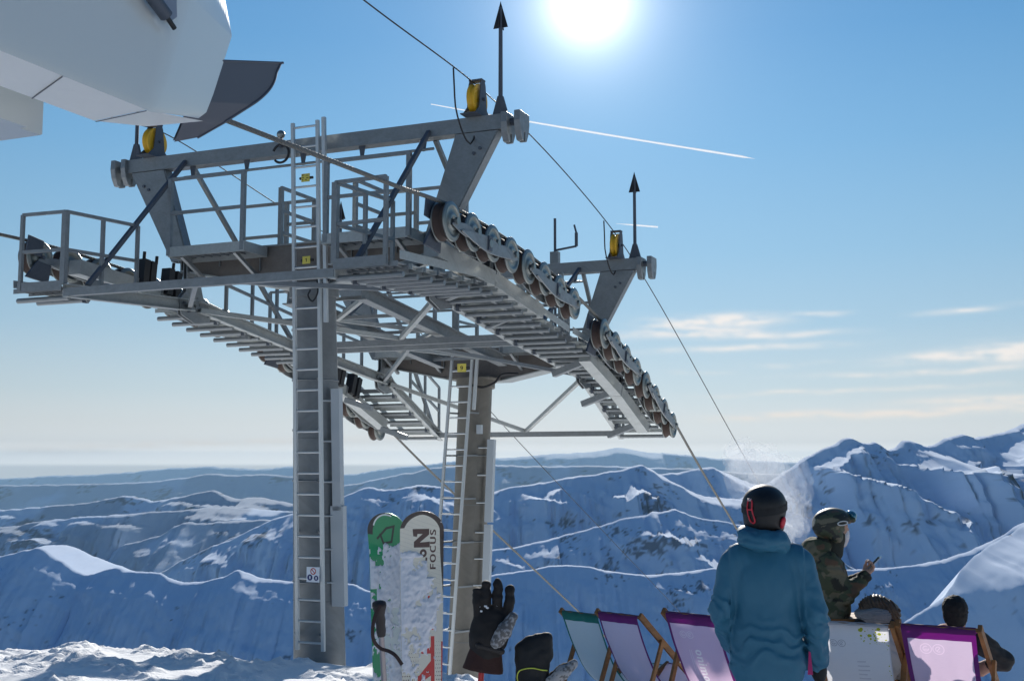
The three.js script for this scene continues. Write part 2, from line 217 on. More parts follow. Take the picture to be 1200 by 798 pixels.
ridge('near_ridge', 'nearest snow ridge with a thin bright crest across the valley', [[-260, 735, 2.0 * K, 1], [-120, 690, 2.0 * K, 1], [-40, 662, 2.0 * K, 1], [0, 652, 2.0 * K, 1], [30, 645, 2.0 * K, 1], [48, 642, 2.0 * K, 1], [70, 656, 2.0 * K, 1], [93, 671, 2.0 * K, 1], [105, 673, 2.0 * K, 1], [125, 667, 2.0 * K, 1], [135, 665, 2.0 * K, 1.2], [150, 669, 2.0 * K, 2], [185, 671, 2.0 * K, 2.4], [200, 678, 2.0 * K, 3], [215, 682, 2.0 * K, 3], [235, 682, 2.0 * K, 3], [260, 676, 2.0 * K, 1.5], [279, 668, 2.0 * K, 2], [290, 671, 2.0 * K, 6], [305, 677, 2.0 * K, 5], [345, 682, 2.0 * K, 2], [410, 684, 2.0 * K, 2.5], [440, 694, 2.0 * K, 4], [500, 690, 2.0 * K, 2], [540, 682, 2.0 * K, 2], [585, 673, 2.0 * K, 2.4], [620, 668, 2.0 * K, 2.4], [650, 663, 2.0 * K, 2.4], [680, 663, 2.0 * K, 2], [720, 670, 2.0 * K, 2.6], [760, 674, 2.0 * K, 2.6], [800, 671, 2.0 * K, 2.6], [840, 666, 2.0 * K, 2.6], [900, 672, 2.0 * K, 2.4], [1000, 668, 2.0 * K, 3], [1030, 666, 2.0 * K, 3], [1060, 664, 2.0 * K, 3], [1100, 657, 2.0 * K, 3.5], [1130, 648, 2.0 * K, 4], [1160, 635, 2.0 * K, 4], [1200, 613, 2.0 * K, 4], [1300, 560, 2.0 * K, 4], [1460, 520, 2 * K, 3]], { seed: 24, dx: 2, rows: 110, rowPx: 1.5, rock: .14, slope: 34, rough: .75, jag: .8 });
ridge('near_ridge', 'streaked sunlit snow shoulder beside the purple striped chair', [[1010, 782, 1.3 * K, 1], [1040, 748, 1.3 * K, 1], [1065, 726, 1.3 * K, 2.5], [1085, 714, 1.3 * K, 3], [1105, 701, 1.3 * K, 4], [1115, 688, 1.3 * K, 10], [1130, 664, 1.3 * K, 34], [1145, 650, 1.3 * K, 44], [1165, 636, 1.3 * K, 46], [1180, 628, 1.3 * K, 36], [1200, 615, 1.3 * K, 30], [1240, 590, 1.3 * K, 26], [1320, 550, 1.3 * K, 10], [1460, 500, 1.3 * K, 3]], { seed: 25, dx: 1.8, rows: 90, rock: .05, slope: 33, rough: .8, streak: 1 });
// the valley floor far below, out to the horizon
{
  const g = new THREE.RingGeometry(200, 54000, 96, 40); g.rotateX(-Math.PI / 2); const p = g.attributes.position, C = new Float32Array(p.count * 3);
  for (let i = 0; i < p.count; i++) { const x = p.getX(i), z = p.getZ(i), r = Math.hypot(x, z); p.setY(i, -900 - 700 * smooth(500, 6000, r) + 120 * fbm(x / 3000, z / 3000, 1, 3)); const f = smooth(-.2, .2, fbm(x / 2500, z / 2500, 4, 4)); for (let c = 0; c < 3; c++) C[3 * i + c] = lerp(SHADE_BLUE_SNOW[c], [.04, .055, .06][c], .35 + .6 * f); }
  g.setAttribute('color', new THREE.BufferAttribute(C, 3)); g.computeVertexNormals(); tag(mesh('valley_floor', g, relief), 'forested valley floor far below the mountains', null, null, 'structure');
}
// ---------------------------------------------------------------- the snowy summit
function table(rows, x) { let k = 0; while (k < rows.length - 2 && x > rows[k + 1][0]) k++; const t = clamp((x - rows[k][0]) / (rows[k + 1][0] - rows[k][0])), s = t * t * (3 - 2 * t); return lerp(rows[k][1], rows[k + 1][1], s); }
const RIM = [[-40, -3.2], [-14, -2.6], [-6.2, -2.31], [-5.2, -2.20], [-4.4, -2.28], [-3.6, -2.34], [-2.64, -2.46], [-1.8, -2.52], [-.7, -2.63], [.2, -2.85], [3, -2.95], [7, -2.9], [20, -2.8], [40, -3]];
const RIM_D = 14.6;
function groundY(x, z) {
  const d = -z, X = x * RIM_D / Math.max(d, 9), rim = table(RIM, X) + EYE;          // height at the rim, in world y
  let y = d < 0 ? 0 : d < RIM_D ? rim * Math.pow(d / RIM_D, 1.9) : rim - .10 * (d - RIM_D) - .27 * Math.max(0, d - 16.2) - .16 * Math.max(0, d - 19);
  const k = smooth(7, 11, d);
  y += k * (.10 * fbm(x * .35, z * .35, 2, 3) + .055 * fbm(x * 1.3, z * 1.3, 5, 3));
  const lump = smooth(.02, .30, fbm(x * 1.1 + 4, z * .8, 8, 2) + .10 + .16 * smooth(1.6, .2, Math.abs(d - 14)) * smooth(0, -4, x));
  y += k * lump * (.085 * Math.abs(fbm(x * 3.1, z * 3.1, 3, 3)) * 2 + .05 * Math.abs(fbm(x * 8, z * 8, 6, 3)) * 2 + .018 * fbm(x * 22, z * 22, 4, 2));
  y += k * .006 * fbm(x * 11, z * 11, 9, 2);
  return y;
}
{
  const lines = (marks) => { const o = []; for (let i = 0; i + 1 < marks.length; i++) { const [a, st] = marks[i], b = marks[i + 1][0], n = Math.max(1, Math.round((b - a) / st)); for (let k = 0; k < n; k++) o.push(lerp(a, b, k / n)); } o.push(marks[marks.length - 1][0]); return o; };
  const xs = lines([[-90, 8], [-20, 1], [-9, .045], [2.5, .16], [8, 1], [20, 8], [90, 1]]), zs = lines([[-120, 8], [-40, 1.2], [-22, .3], [-17.5, .05], [-9, .2], [-4, 1], [20, 8], [80, 1]]);
  const P = new Float32Array(xs.length * zs.length * 3), U = new Float32Array(xs.length * zs.length * 2), idx = [];
  xs.forEach((x, i) => zs.forEach((z, j) => { const q = i * zs.length + j; P.set([x, groundY(x, z), z], q * 3); U.set([x, z], q * 2); }));
  for (let i = 0; i + 1 < xs.length; i++) for (let j = 0; j + 1 < zs.length; j++) { const a = i * zs.length + j, b = a + zs.length; idx.push(a, a + 1, b, b, a + 1, b + 1); }
  const g = new THREE.BufferGeometry(); g.setAttribute('position', new THREE.BufferAttribute(P, 3)); g.setAttribute('uv', new THREE.BufferAttribute(U, 2)); g.setIndex(idx); g.computeVertexNormals();
  const bump = noiseTex(256, (x, y) => .5 + .45 * tileN(x, y, 40, 2, 4), false);
  tag(mesh('snowy_ground', g, new THREE.MeshStandardMaterial({ color: rgb(.86, .88, .91), roughness: .9, bumpMap: bump, bumpScale: .012 })), 'trampled lumpy snow on the summit under the lift', null, null, 'structure');
}
// ---------------------------------------------------------------- materials of the lift
const spangle = noiseTex(256, (x, y) => { const n = .86 + .07 * tileN(x, y, 30, 3, 4) + .06 * tileN(x, y, 6, 9, 3); return [n, n * 1.0, n * 1.01]; });
const grime = noiseTex(256, (x, y) => clamp(.62 + .35 * tileN(x, y, 9, 5, 4)), false);
const galvanised = new THREE.MeshStandardMaterial({ color: rgb(.31, .335, .34), map: spangle, roughnessMap: grime, roughness: .8, metalness: .45 });
const paleSteel = new THREE.MeshStandardMaterial({ color: rgb(.50, .53, .51), map: spangle, roughnessMap: grime, roughness: .75, metalness: .3 });
const darkSteel = new THREE.MeshStandardMaterial({ color: rgb(.13, .15, .18), map: spangle, roughness: .6, metalness: .4 });
const flareBrownSteel = new THREE.MeshStandardMaterial({ color: rgb(.20, .18, .16), map: spangle, roughnessMap: grime, roughness: .85, metalness: .25 });  // girder webs: the brown of sun flare is put into the steel colour
const glareTintSteel = new THREE.MeshStandardMaterial({ color: rgb(.24, .222, .185), map: spangle, roughnessMap: grime, roughness: .85, metalness: .15 });  // lower column: warm tint of sun glare painted in as base colour
const columnSteel = new THREE.MeshStandardMaterial({ color: rgb(.30, .325, .345), roughnessMap: grime, roughness: .9, metalness: .3, map: noiseTex(512, (x, y) => { const n = .80 + .16 * tileN(x, y, 4, 2, 5) + .06 * tileN(x, y, 30, 7, 3); return [n, n, n * .99]; }) });
const tyreRubber = new THREE.MeshStandardMaterial({ color: rgb(.055, .035, .028), roughness: .8 });
const discSteel = new THREE.MeshStandardMaterial({ color: rgb(.25, .265, .25), roughness: .36, metalness: .75 });
const yellowPlastic = new THREE.MeshStandardMaterial({ color: rgb(.78, .44, .02), roughness: .45 });
const black = new THREE.MeshStandardMaterial({ color: rgb(.012, .012, .014), roughness: .55 });
const ropeSteel = (() => { // laid strands
  const b = noiseTex(128, (x, y) => .5 + .5 * Math.sin((x * 6 + y * 8) * 2 * Math.PI), false);
  const m = new THREE.MeshStandardMaterial({ color: rgb(.16, .155, .14), roughness: .55, metalness: .5, bumpMap: b, bumpScale: .006 }); return m;
})();
const aluminium = new THREE.MeshStandardMaterial({ color: rgb(.52, .545, .55), roughness: .45, metalness: .5 });
const trayWhite = new THREE.MeshStandardMaterial({ color: rgb(.44, .48, .51), roughness: .55, metalness: .2 });

// the lift line: u across the line, v down the line, w above the camera's height
const LINE = new THREE.Vector3(-2.9097, EYE, -16.4357), LINE_TURN = -23.106 * rad;
const toWorld = (u, v, w) => V3(u, w, -v).applyAxisAngle(V3(0, 1, 0), LINE_TURN).add(LINE);

// the rope's path over the wheels
const slopeAt = (v) => lerp(1.2, 23.5, clamp((v + 1.9) / 9.7));
const wheelLine = (v) => { let w = 2.79; const n = 60, a = -1.8; for (let i = 0; i < n; i++) w -= Math.tan(slopeAt(a + (v - a) * (i + .5) / n) * rad) * (v - a) / n; return w; };
const WHEEL_R = .235, ROPE_U = 3.1;

function canvasTex(w, h, draw) { const c = document.createElement('canvas'); c.width = w; c.height = h; const x = c.getContext('2d'); draw(x, w, h); const t = new THREE.CanvasTexture(c); t.colorSpace = THREE.SRGBColorSpace; t.magFilter = THREE.LinearFilter; t.anisotropy = 8; return t; }

function liftTower(o) {
  // o: v0 (crossarm), drop, column top/bottom, labels
  const RT = o.colR[0], RB = o.colR[1], { v0, dw, colTop, colBot, colMat, label, number, sheaves, ends, breakV, breakW } = o;
  const t = thing('lift_tower', label, 'lift tower', toWorld(0, colBot[0], colBot[1]).toArray(), LINE_TURN, 'towers carrying the lift ropes');
  const Q = (u, v, w) => V3(u, w - colBot[1], -(v - colBot[0]));
  const ex = V3(1, 0, 0), ey = V3(0, 1, 0), ez = V3(0, 0, 1), part = (name, geo, mat, p = t, uvk = .9) => mesh(name, metreUV(merged(geo), uvk), mat, p);
  const W = (w) => w + dw;                                 // heights given for the upper tower

  // column: slightly tapered tube in sections with a flange ring and a cap
  const a = Q(0, colTop[0], colTop[1]), b = Q(0, colBot[0], colBot[1] - 1.2), dir = a.clone().sub(b).normalize(), len = a.distanceTo(b);
  const onCol = (h) => a.clone().lerp(b, (a.y - h) / (a.y - b.y));
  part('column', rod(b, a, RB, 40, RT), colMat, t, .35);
  for (const fr of [.33, .68]) { const m = a.clone().lerp(b, fr); part('weld_seam', new THREE.TorusGeometry(lerp(RT, RB, fr) + .001, .006, 6, 40).rotateX(Math.PI / 2).translate(m.x, m.y, m.z), columnSteel); }
  part('column_head', [rod(a.clone().addScaledVector(dir, -.12), a.clone().addScaledVector(dir, .02), RT + .05, 32), beam(a.clone().add(V3(-.42, .035, 0)), a.clone().add(V3(.42, .035, 0)), .7, .03)], colMat);

  // crossarm: a haunched box girder
  const cTop = W(3.08), half = 2.12, prof = [[-half, cTop], [half, cTop], [half, W(2.84)], [.42, W(2.50)], [-.42, W(2.50)], [-half, W(2.84)]].map(([x, y]) => [x, y - colBot[1]]);
  const cz = -(v0 + .28 - colBot[0]);
  for (const s of [-1, 1]) part('crossarm_web', plate(prof, V3(0, 0, cz + s * .21), ex, ey, .016), o.webMat);
  const fl = (x0, y0, x1, y1) => beam(V3(x0, y0 - colBot[1], cz), V3(x1, y1 - colBot[1], cz), .5, .022);
  part('crossarm_flange', fl(-half, cTop + .012, half, cTop + .012), galvanised);
  part('crossarm_flange', [fl(-half, W(2.828), -.42, W(2.488)), fl(-.42, W(2.487), .42, W(2.487)), fl(.42, W(2.488), half, W(2.828))], paleSteel);
  for (const s of [-1, 1]) { part('end_plate', beam(V3(s * (half + .012), W(2.80) - colBot[1], cz), V3(s * (half + .012), cTop - colBot[1] + .03, cz), .5, .024, ex), galvanised); for (const x of [.75, 1.45]) for (const f of [-1, 1]) part('stiffener', beam(V3(s * x, W(2.62 + .16 * x) - colBot[1], cz + f * .235), V3(s * x, cTop - colBot[1], cz + f * .235), .012, .03, ez), galvanised); }

  // gantry: two tapered arms, the top beam, forked ends, braces, hanging rail
  const gv = v0, gz = -(gv - colBot[0]), gy = (w) => W(w) - colBot[1];
  for (const s of [-1, 1]) {
    const out = [[1.93, gy(2.95)], [2.2, gy(2.95)], [2.99, gy(4.34)], [2.40, gy(4.34)]].map(([x, y]) => [s * x, y]); if (s < 0) out.reverse();
    const g = sub('gantry_arm', t); 
    for (const f of [-1, 1]) mesh('side_plate', metreUV(plate(out, V3(0, 0, gz + f * .085), ex, ey, .012), .9), galvanised, g);
    mesh('face_plate', metreUV(merged([beam(V3(s * 1.92, gy(2.95), gz), V3(s * 2.39, gy(4.34), gz), .16, .012, ex), beam(V3(s * 2.21, gy(2.95), gz), V3(s * 3.0, gy(4.34), gz), .16, .012, ex)]), .9), galvanised, g);
    mesh('bolt', rod(V3(s * 2.75, gy(4.12), gz + .09), V3(s * 2.75, gy(4.12), gz + .115), .022, 8), darkSteel, g);
    mesh('bolt', rod(V3(s * 2.66, gy(4.06), gz + .09), V3(s * 2.66, gy(4.06), gz + .115), .022, 8), darkSteel, g);
  }
  part('gantry_beam', beam(V3(-3.07, gy(4.45), gz), V3(3.07, gy(4.45), gz), .20, .20), galvanised);
  for (const x of [-1.9, -.95, 0, .95, 1.9]) part('rail_hanger', [plate([[-.05, 0], [.05, 0], [.02, -.17], [-.02, -.17]].map(([p, q]) => [p + x, q + gy(4.348)]), V3(0, 0, gz + .05), ex, ey, .012)], darkSteel);
  part('hanging_rail', rod(V3(-2.05, gy(4.2), gz + .05), V3(2.05, gy(4.2), gz + .05), .02, 8), galvanised);
  for (const s of [-1, 1]) {
    const forks = sub('rope_fork', t);
    for (const d of [0, .19]) mesh('fork_prong', metreUV(plate([[-.15, .13], [.15, .13], [.16, .0], [.13, -.13], [.07, -.235], [.03, -.24], [.025, -.12], [-.025, -.12], [-.03, -.24], [-.07, -.235], [-.13, -.13], [-.16, 0]], V3(s * (3.11 + d), gy(4.42), gz), ez, ey, .075, .006)), galvanised, forks);
    mesh('fork_tie', rod(V3(s * 3.07, gy(4.45), gz), V3(s * 3.32, gy(4.45), gz), .05, 10), darkSteel, forks);
    // lightning spike
    const sp = sub('wind_spike', t); mesh('spike_pole', rod(V3(s * 3.0, gy(4.55), gz), V3(s * 3.0, gy(6.02), gz), .03, 10, .026), darkSteel, sp);
    mesh('spike_head', [plate([[-.105, 0], [.105, 0], [0, .36]].map(([x, y]) => [x + s * 3.0, y + gy(5.74)]), V3(0, 0, gz), ex, ey, .008), plate([[-.105, 0], [.105, 0], [0, .36]].map(([x, y]) => [x, y + gy(5.741)]), V3(s * 3.0, 0, gz), ez, ey, .008)], black, sp);
    mesh('spike_foot', plate([[-.11, 0], [.11, 0], [.035, .26], [-.035, .26]].map(([x, y]) => [x + s * 3.0, y + gy(4.552)]), V3(0, 0, gz), ex, ey, .05), darkSteel, sp);
    // yellow guide pulley in a bracket
    const pu = sub('guide_pulley', t), pc = V3(s * 2.66, gy(4.80), gz);
    const rim = new THREE.LatheGeometry([[.04, -.045], [.17, -.045], [.215, -.055], [.215, -.035], [.185, -.012], [.185, .012], [.215, .035], [.215, .055], [.17, .045], [.04, .045]].map(([x, y]) => new THREE.Vector2(x, y)), 28); rim.rotateZ(Math.PI / 2); rim.translate(pc.x, pc.y, pc.z);
    mesh('pulley_wheel', rim, yellowPlastic, pu);
    const br = [[-.26, -.25], [.26, -.25], [.12, -.12], [.075, .2], [.04, .27], [-.04, .27], [-.075, .2], [-.12, -.12]];
    for (const f of [-1, 1]) mesh('bracket', plate(br.map(([x, y]) => [x, y]), pc.clone().add(V3(f * .085, 0, 0)), ez, ey, .012), darkSteel, pu);
    mesh('bracket_foot', beam(V3(pc.x, gy(4.558), pc.z - .27), V3(pc.x, gy(4.558), pc.z + .27), .24, .014), darkSteel, pu);
    mesh('axle', rod(pc.clone().add(V3(-.12, 0, 0)), pc.clone().add(V3(.12, 0, 0)), .022, 8), darkSteel, pu);
    mesh('cover', beam(pc.clone().add(V3(0, .262, -.06)), pc.clone().add(V3(0, .262, .06)), .19, .02), darkSteel, pu);
    // braces of the gantry to both ends of the walkway
    part('gantry_brace', beam(V3(s * 2.0, gy(4.42), gz + .1), Q(s * 2.0, ends[0] + .42, breakW[0] + .12), .055, .055), darkSteel);
    part('gantry_brace', beam(V3(s * 2.0, gy(4.36), gz - .1), Q(s * 2.0, ends[1] - .25, breakW[2] + .16), .06, .06), galvanised);
  }

  // walkways along both ropes: stringers with a bend at the gusset, treads on tubes, handrail
  const wy = (v) => v < breakV ? lerp(breakW[0], breakW[1], (v - ends[0]) / (breakV - ends[0])) : lerp(breakW[1], breakW[2], (v - breakV) / (ends[1] - breakV));
  for (const s of [-1, 1]) {
    const wk = sub('walkway', t), U = 2.0 * s, add = (n, g, m) => mesh(n, metreUV(merged(g), .9), m, wk);
    const P = (v, up = 0, u = U) => Q(u, v, wy(v) + up);
    const ch = (p, q) => [beam(p, q, .014, .17), beam(p.clone().add(V3(-s * .045, .078, 0)), q.clone().add(V3(-s * .045, .078, 0)), .09, .014), beam(p.clone().add(V3(-s * .045, -.078, 0)), q.clone().add(V3(-s * .045, -.078, 0)), .09, .014)];
    add('stringer', ch(P(ends[0]), P(breakV - .06)), paleSteel); add('stringer', ch(P(breakV + .06), P(ends[1])), paleSteel);
    if (s > 0) add('outer_stringer', [beam(P(ends[0] + .3, -.02, s * 2.62), P(breakV, -.02, s * 2.62), .05, .1), beam(P(breakV, -.02, s * 2.62), P(ends[1] - .3, -.02, s * 2.62), .05, .1)], galvanised);
    // gusset hung from the crossarm end
    const gp = [[-.36, .05], [-.30, -.16], [.0, -.26], [.36, -.20], [.38, -.04], [.2, .1], [.13, .3], [.13, .66], [-.2, .66], [-.2, .2]];
    const holes = [[0, 0, .03], [-.08, -.08, .018], [.08, -.06, .018], [.04, .12, .014], [-.03, .24, .014], [.1, .02, .014]];
    for (const k of [-1, 1]) add('gusset_plate', plate(gp, Q(U + k * .03, breakV, wy(breakV)).add(V3(s * .012, 0, 0)), V3(0, 0, -1), ey, .014, 0, holes), galvanised);
    for (const [a1, b1] of [[-.26, .02], [-.16, -.1], [.24, -.1], [.3, -.12], [.05, .5], [-.12, .5], [.05, .38], [-.12, .38]]) { const c = Q(U, breakV + a1, wy(breakV) + b1); add('gusset_bolt', rod(c.clone().add(V3(.062, 0, 0)), c.clone().add(V3(-.042, 0, 0)), .017, 6), darkSteel); }
    const n = Math.round((ends[1] - ends[0]) / .36), tread = (p, steep) => {
      const c = [beam(p.clone().add(V3(s * .02, .0, 0)), p.clone().add(V3(s * .80, .0, 0)), .25, .012)];
      c.push(beam(p.clone().add(V3(s * .02, -.02, .13)), p.clone().add(V3(s * .82, -.02, .13)), .01, .06), beam(p.clone().add(V3(s * .02, -.02, -.13)), p.clone().add(V3(s * .82, -.02, -.13)), .01, .06));
      for (let k = 0; k < 7; k++) c.push(beam(p.clone().add(V3(s * (.08 + k * .11), -.014, -.125)), p.clone().add(V3(s * (.08 + k * .11), -.014, .125)), .012, .03));
      return c;
    };
    for (let i = 0; i <= n; i++) { const v = lerp(ends[0] + .12, ends[1] - .12, i / n), p = P(v, .045); if (s < 0 && v > ends[0] + .5 && v < breakV + .25) continue; add('tread', tread(p), i % 3 ? paleSteel : galvanised); add('tread_tube', rod(p.clone().add(V3(-s * .02, -.13, .03)), p.clone().add(V3(s * .84, -.13, .03)), .034, 10), galvanised); if (i % 2) add('clamp', beam(p.clone().add(V3(s * .03, -.17, .03)), p.clone().add(V3(s * .03, -.03, .03)), .05, .07, ez), darkSteel); }
    add('toe_plate', [beam(P(ends[0], .13, s * 2.84), P(breakV, .13, s * 2.84), .008, .1), beam(P(breakV, .13, s * 2.84), P(ends[1], .13, s * 2.84), .008, .1)], paleSteel);
    // handrail above the stringer
    const hr = sub('handrail', t), rail = (n2, g) => mesh(n2, metreUV(merged(g), .9), galvanised, hr), H = 1.02;
    const posts = []; const m = 8; for (let i = 0; i <= m; i++) posts.push(lerp(ends[0], ends[1], i / m));
    const stop = o.railStop ?? [], ok = (v) => !stop.some(([x, y]) => v > x && v < y);
    posts.forEach((v, i) => { if (ok(v)) rail('rail_post', beam(P(v, .08), P(v, H), i === 0 ? .07 : .045, i === 0 ? .07 : .045, ez)); });
    for (const h of [H, H * .52]) for (let i = 0; i < m; i++) if (ok(posts[i]) && ok(posts[i + 1])) rail('rail_bar', beam(P(posts[i], h), P(posts[i + 1], h), .042, .042));
    for (const h of [H, H * .52]) rail('rail_bar', beam(P(ends[0], h), Q(s * 2.68, ends[0] - .04, wy(ends[0]) + h), .04, .04));
    rail('rail_post', beam(Q(s * 2.68, ends[0] - .04, wy(ends[0]) + .02), Q(s * 2.68, ends[0] - .04, wy(ends[0]) + H), .045, .045, ez));
    rail('toe_board', beam(P(ends[0] - .03, .07), Q(s * 2.72, ends[0] - .05, wy(ends[0]) + .07), .012, .12));
  }
  // ties and diagonal bracing between the two walkways
  const tieA = wy(ends[0]) - .02, tieB = wy(ends[1]) + .03;
  part('tie_beam', beam(Q(-1.99, ends[0] + .04, tieA), Q(1.99, ends[0] + .04, tieA), .09, .10), galvanised);
  part('tie_beam', beam(Q(-1.99, ends[1] - .12, tieB), Q(1.99, ends[1] - .12, tieB), .09, .10), galvanised);
  for (const s of [-1, 1]) { part('diagonal_brace', beam(Q(0, ends[1] - .12, tieB + .06), Q(s * 1.95, breakV + .1, wy(breakV) - .06), .07, .07), paleSteel); part('diagonal_brace', beam(Q(0, ends[0] + .1, tieA + .05), Q(s * 1.95, breakV - .15, wy(breakV) - .02), .06, .06), galvanised); }

  // sheave trains
  for (const s of [-1, 1]) {
    const tr = sub('sheave_train', t), list = sheaves, U = ROPE_U * s;
    const cen = (v, up = 0, u = U) => Q(u, v, wheelLine(v)).add(V3(0, up * Math.cos(slopeAt(v) * rad), -up * Math.sin(slopeAt(v) * rad)));
    const tyre = new THREE.CylinderGeometry(WHEEL_R - .02, WHEEL_R - .02, .10, 36, 1, true); tyre.rotateZ(Math.PI / 2);
    const groove = new THREE.LatheGeometry([[.222, -.085], [.222, -.05], [.19, -.012], [.19, .012], [.222, .05], [.222, .085]].map(([x, y]) => new THREE.Vector2(x, y)), 36).rotateZ(Math.PI / 2);
    const disc = merged([-1, 1].map((f) => { const g = new THREE.LatheGeometry([[.03, .0], [.06, .022], [.10, .016], [.11, -.006], [.165, -.006], [.175, .012], [.195, .014], [.205, .004], [.222, .004], [WHEEL_R, -.004], [WHEEL_R, -.016], [.2, -.02]].map(([x, y]) => new THREE.Vector2(x, y * f)), 36); g.rotateZ(-Math.PI / 2); g.translate(f * .085, 0, 0); return g; }));
    list.forEach((v) => { const c = cen(v), w = sub('sheave_wheel', tr); w.position.copy(c); });
    tr.children.filter((c) => c.name === 'sheave_wheel').forEach((w) => tr.remove(w));
    list.forEach((v) => {
      const c = cen(v);
      for (const [nm, g, mt] of [['sheave_tyre', groove, tyreRubber], ['sheave_disc', disc, discSteel]]) { const k = new THREE.Mesh(g, mt); k.name = nm; k.position.copy(c); k.castShadow = k.receiveShadow = true; tr.add(k); }
      mesh('axle', rod(c.clone().add(V3(-.15, 0, 0)), c.clone().add(V3(.15, 0, 0)), .028, 10), darkSteel, tr);
      mesh('axle_nut', rod(c.clone().add(V3(s * .13, 0, 0)), c.clone().add(V3(s * .165, 0, 0)), .045, 6), discSteel, tr);
    });
    // rocker plates: pairs and pairs of pairs, on both sides of the wheels
    const lens = (L, hh, mid) => { const p = []; for (let i = 0; i <= 14; i++) { const q = i / 14 * 2 - 1; p.push([q * L / 2, mid + hh * (1 - .75 * Math.abs(q) ** 1.5)]); } for (let i = 14; i >= 0; i--) { const q = i / 14 * 2 - 1; p.push([q * L / 2, mid * .2 - hh * (1 - .75 * Math.abs(q) ** 1.5)]); } return p; };
    for (let i = 0; i + 1 < list.length; i += 2) {
      const v = (list[i] + list[i + 1]) / 2, th = -slopeAt(v) * rad, exx = V3(0, Math.sin(th), -Math.cos(th)), eyy = V3(0, Math.cos(th), Math.sin(th));
      for (const f of [-1, 1]) mesh('rocker_plate', metreUV(plate(lens(.74, .085, -.03), cen(v, -.03, U + f * .128), exx, eyy, .012, .003)), galvanised, tr);
    }
    for (let i = 0; i + 3 < list.length; i += 4) {
      const v = (list[i] + list[i + 3]) / 2, th = -slopeAt(v) * rad, exx = V3(0, Math.sin(th), -Math.cos(th)), eyy = V3(0, Math.cos(th), Math.sin(th));
      for (const f of [-1, 1]) mesh('rocker_beam', metreUV(plate(lens(1.5, .12, -.06), cen(v, -.06, U + f * .152), exx, eyy, .014, .003)), galvanised, tr);
      mesh('rocker_pin', rod(cen(v, -.08, U - .3), cen(v, -.08, U + .19), .05, 12), discSteel, tr);
      mesh('pin_plate', plate([[-.05, -.09], [.05, -.09], [.05, .09], [-.05, .09]], cen(v, -.08, U + s * .172), exx, eyy, .02), darkSteel, tr);
    }
    const va = list[0] + .35, vb = list[list.length - 1] - .35, vm = (va + vb) / 2;
    for (const [p, q] of [[va, vm - .01], [vm + .01, vb]]) { const dn = s > 0 ? -.22 : -.08, A = cen(p, dn, U - s * .36), B = cen(q, dn, U - s * .36); mesh('sheave_beam', metreUV(beam(A, B, .2, .2), .9), paleSteel, tr); }
    for (const v of [va + .2, vm, vb - .2]) mesh('beam_bracket', metreUV(beam(cen(v, -.26, U - s * .47), Q(s * 2.1, v, wheelLine(v) - .42), .12, .1), .9), galvanised, tr);
    // catcher plate in front of the first wheel
    const fc = cen(list[0] - .16, .12, U - s * .02); mesh('rope_catcher', metreUV(plate([[-.14, -.09], [.14, -.12], [.16, .1], [-.1, .14]], fc.clone().add(V3(-s * .1, 0, 0)), V3(0, 0, -1), ey, .02, .004)), darkSteel, tr);
    mesh('ice_scraper', metreUV(plate([[-.3, -.3], [.1, -.34], [.14, -.1], [-.1, -.06]], cen(list[0], 0, U - s * .13), V3(0, 0, -1), ey, .02, .004)), darkSteel, tr);
    // switch boxes on the beam
    for (const v of [vm - .45, vm - .3, vm + .1, vm + .28]) mesh('switch_box', metreUV(beam(cen(v, -.1, U - s * .46), cen(v, .30, U - s * .46), .12, .16, ex)), black, tr);
    for (const v of [vm - .45, vm - .18, vm + .2]) mesh('cable_gland', rod(cen(v, .30, U - s * .46), cen(v, .42, U - s * .46), .025, 8), black, tr);
  }

  // ladder with a safety rail, standing off the uphill side of the column
  const ld = sub('ladder', t), foot = onCol(.25).add(V3(.1, 0, .62)), head = V3(.0 + .05, o.ladderTop - colBot[1], foot.z + (a.z - b.z) * .0), lv = (h) => foot.clone().lerp(head, (h - foot.y) / (head.y - foot.y));
  foot.x = o.ladderU[0]; head.x = o.ladderU[1]; foot.z = -(o.ladderV[0] - colBot[0]); head.z = -(o.ladderV[1] - colBot[0]);
  const off = (x) => V3(x, 0, 0);
  for (const x of [-.2, .2]) mesh('ladder_rail', metreUV(beam(foot.clone().add(off(x)), head.clone().add(off(x)), .045, .045, ez)), aluminium, ld);
  mesh('safety_rail', metreUV(beam(lv(a.y - .55).add(off(.30)), head.clone().add(off(.30)).add(V3(0, .03, 0)), .05, .05, ez)), aluminium, ld);
  const nr = Math.floor((head.y - foot.y) / .28); for (let i = 0; i <= nr; i++) { const p = lv(foot.y + .1 + i * .28); if (p.y > head.y) break; if (o.rungStop && p.y > o.rungStop - colBot[1]) break; mesh('rung', rod(p.clone().add(off(-.2)), p.clone().add(off(.2)), .016, 8), aluminium, ld); }
  for (let i = 0; i < 7; i++) { const h = .4 + i * (a.y - 1.0) / 6, p = lv(h), c = onCol(h), r = lerp(RT, RB, (a.y - h) / (a.y - b.y)); mesh('standoff', [beam(p.clone().add(off(-.2)), V3(c.x - .2, h, c.z + r * .85), .03, .03), beam(p.clone().add(off(.2)), V3(c.x + .2, h, c.z + r * .85), .03, .03)], galvanised, ld); if (i % 2) mesh('column_band', new THREE.TorusGeometry(r + .006, .01, 6, 36).rotateX(Math.PI / 2).translate(c.x, h, c.z), galvanised, ld); }
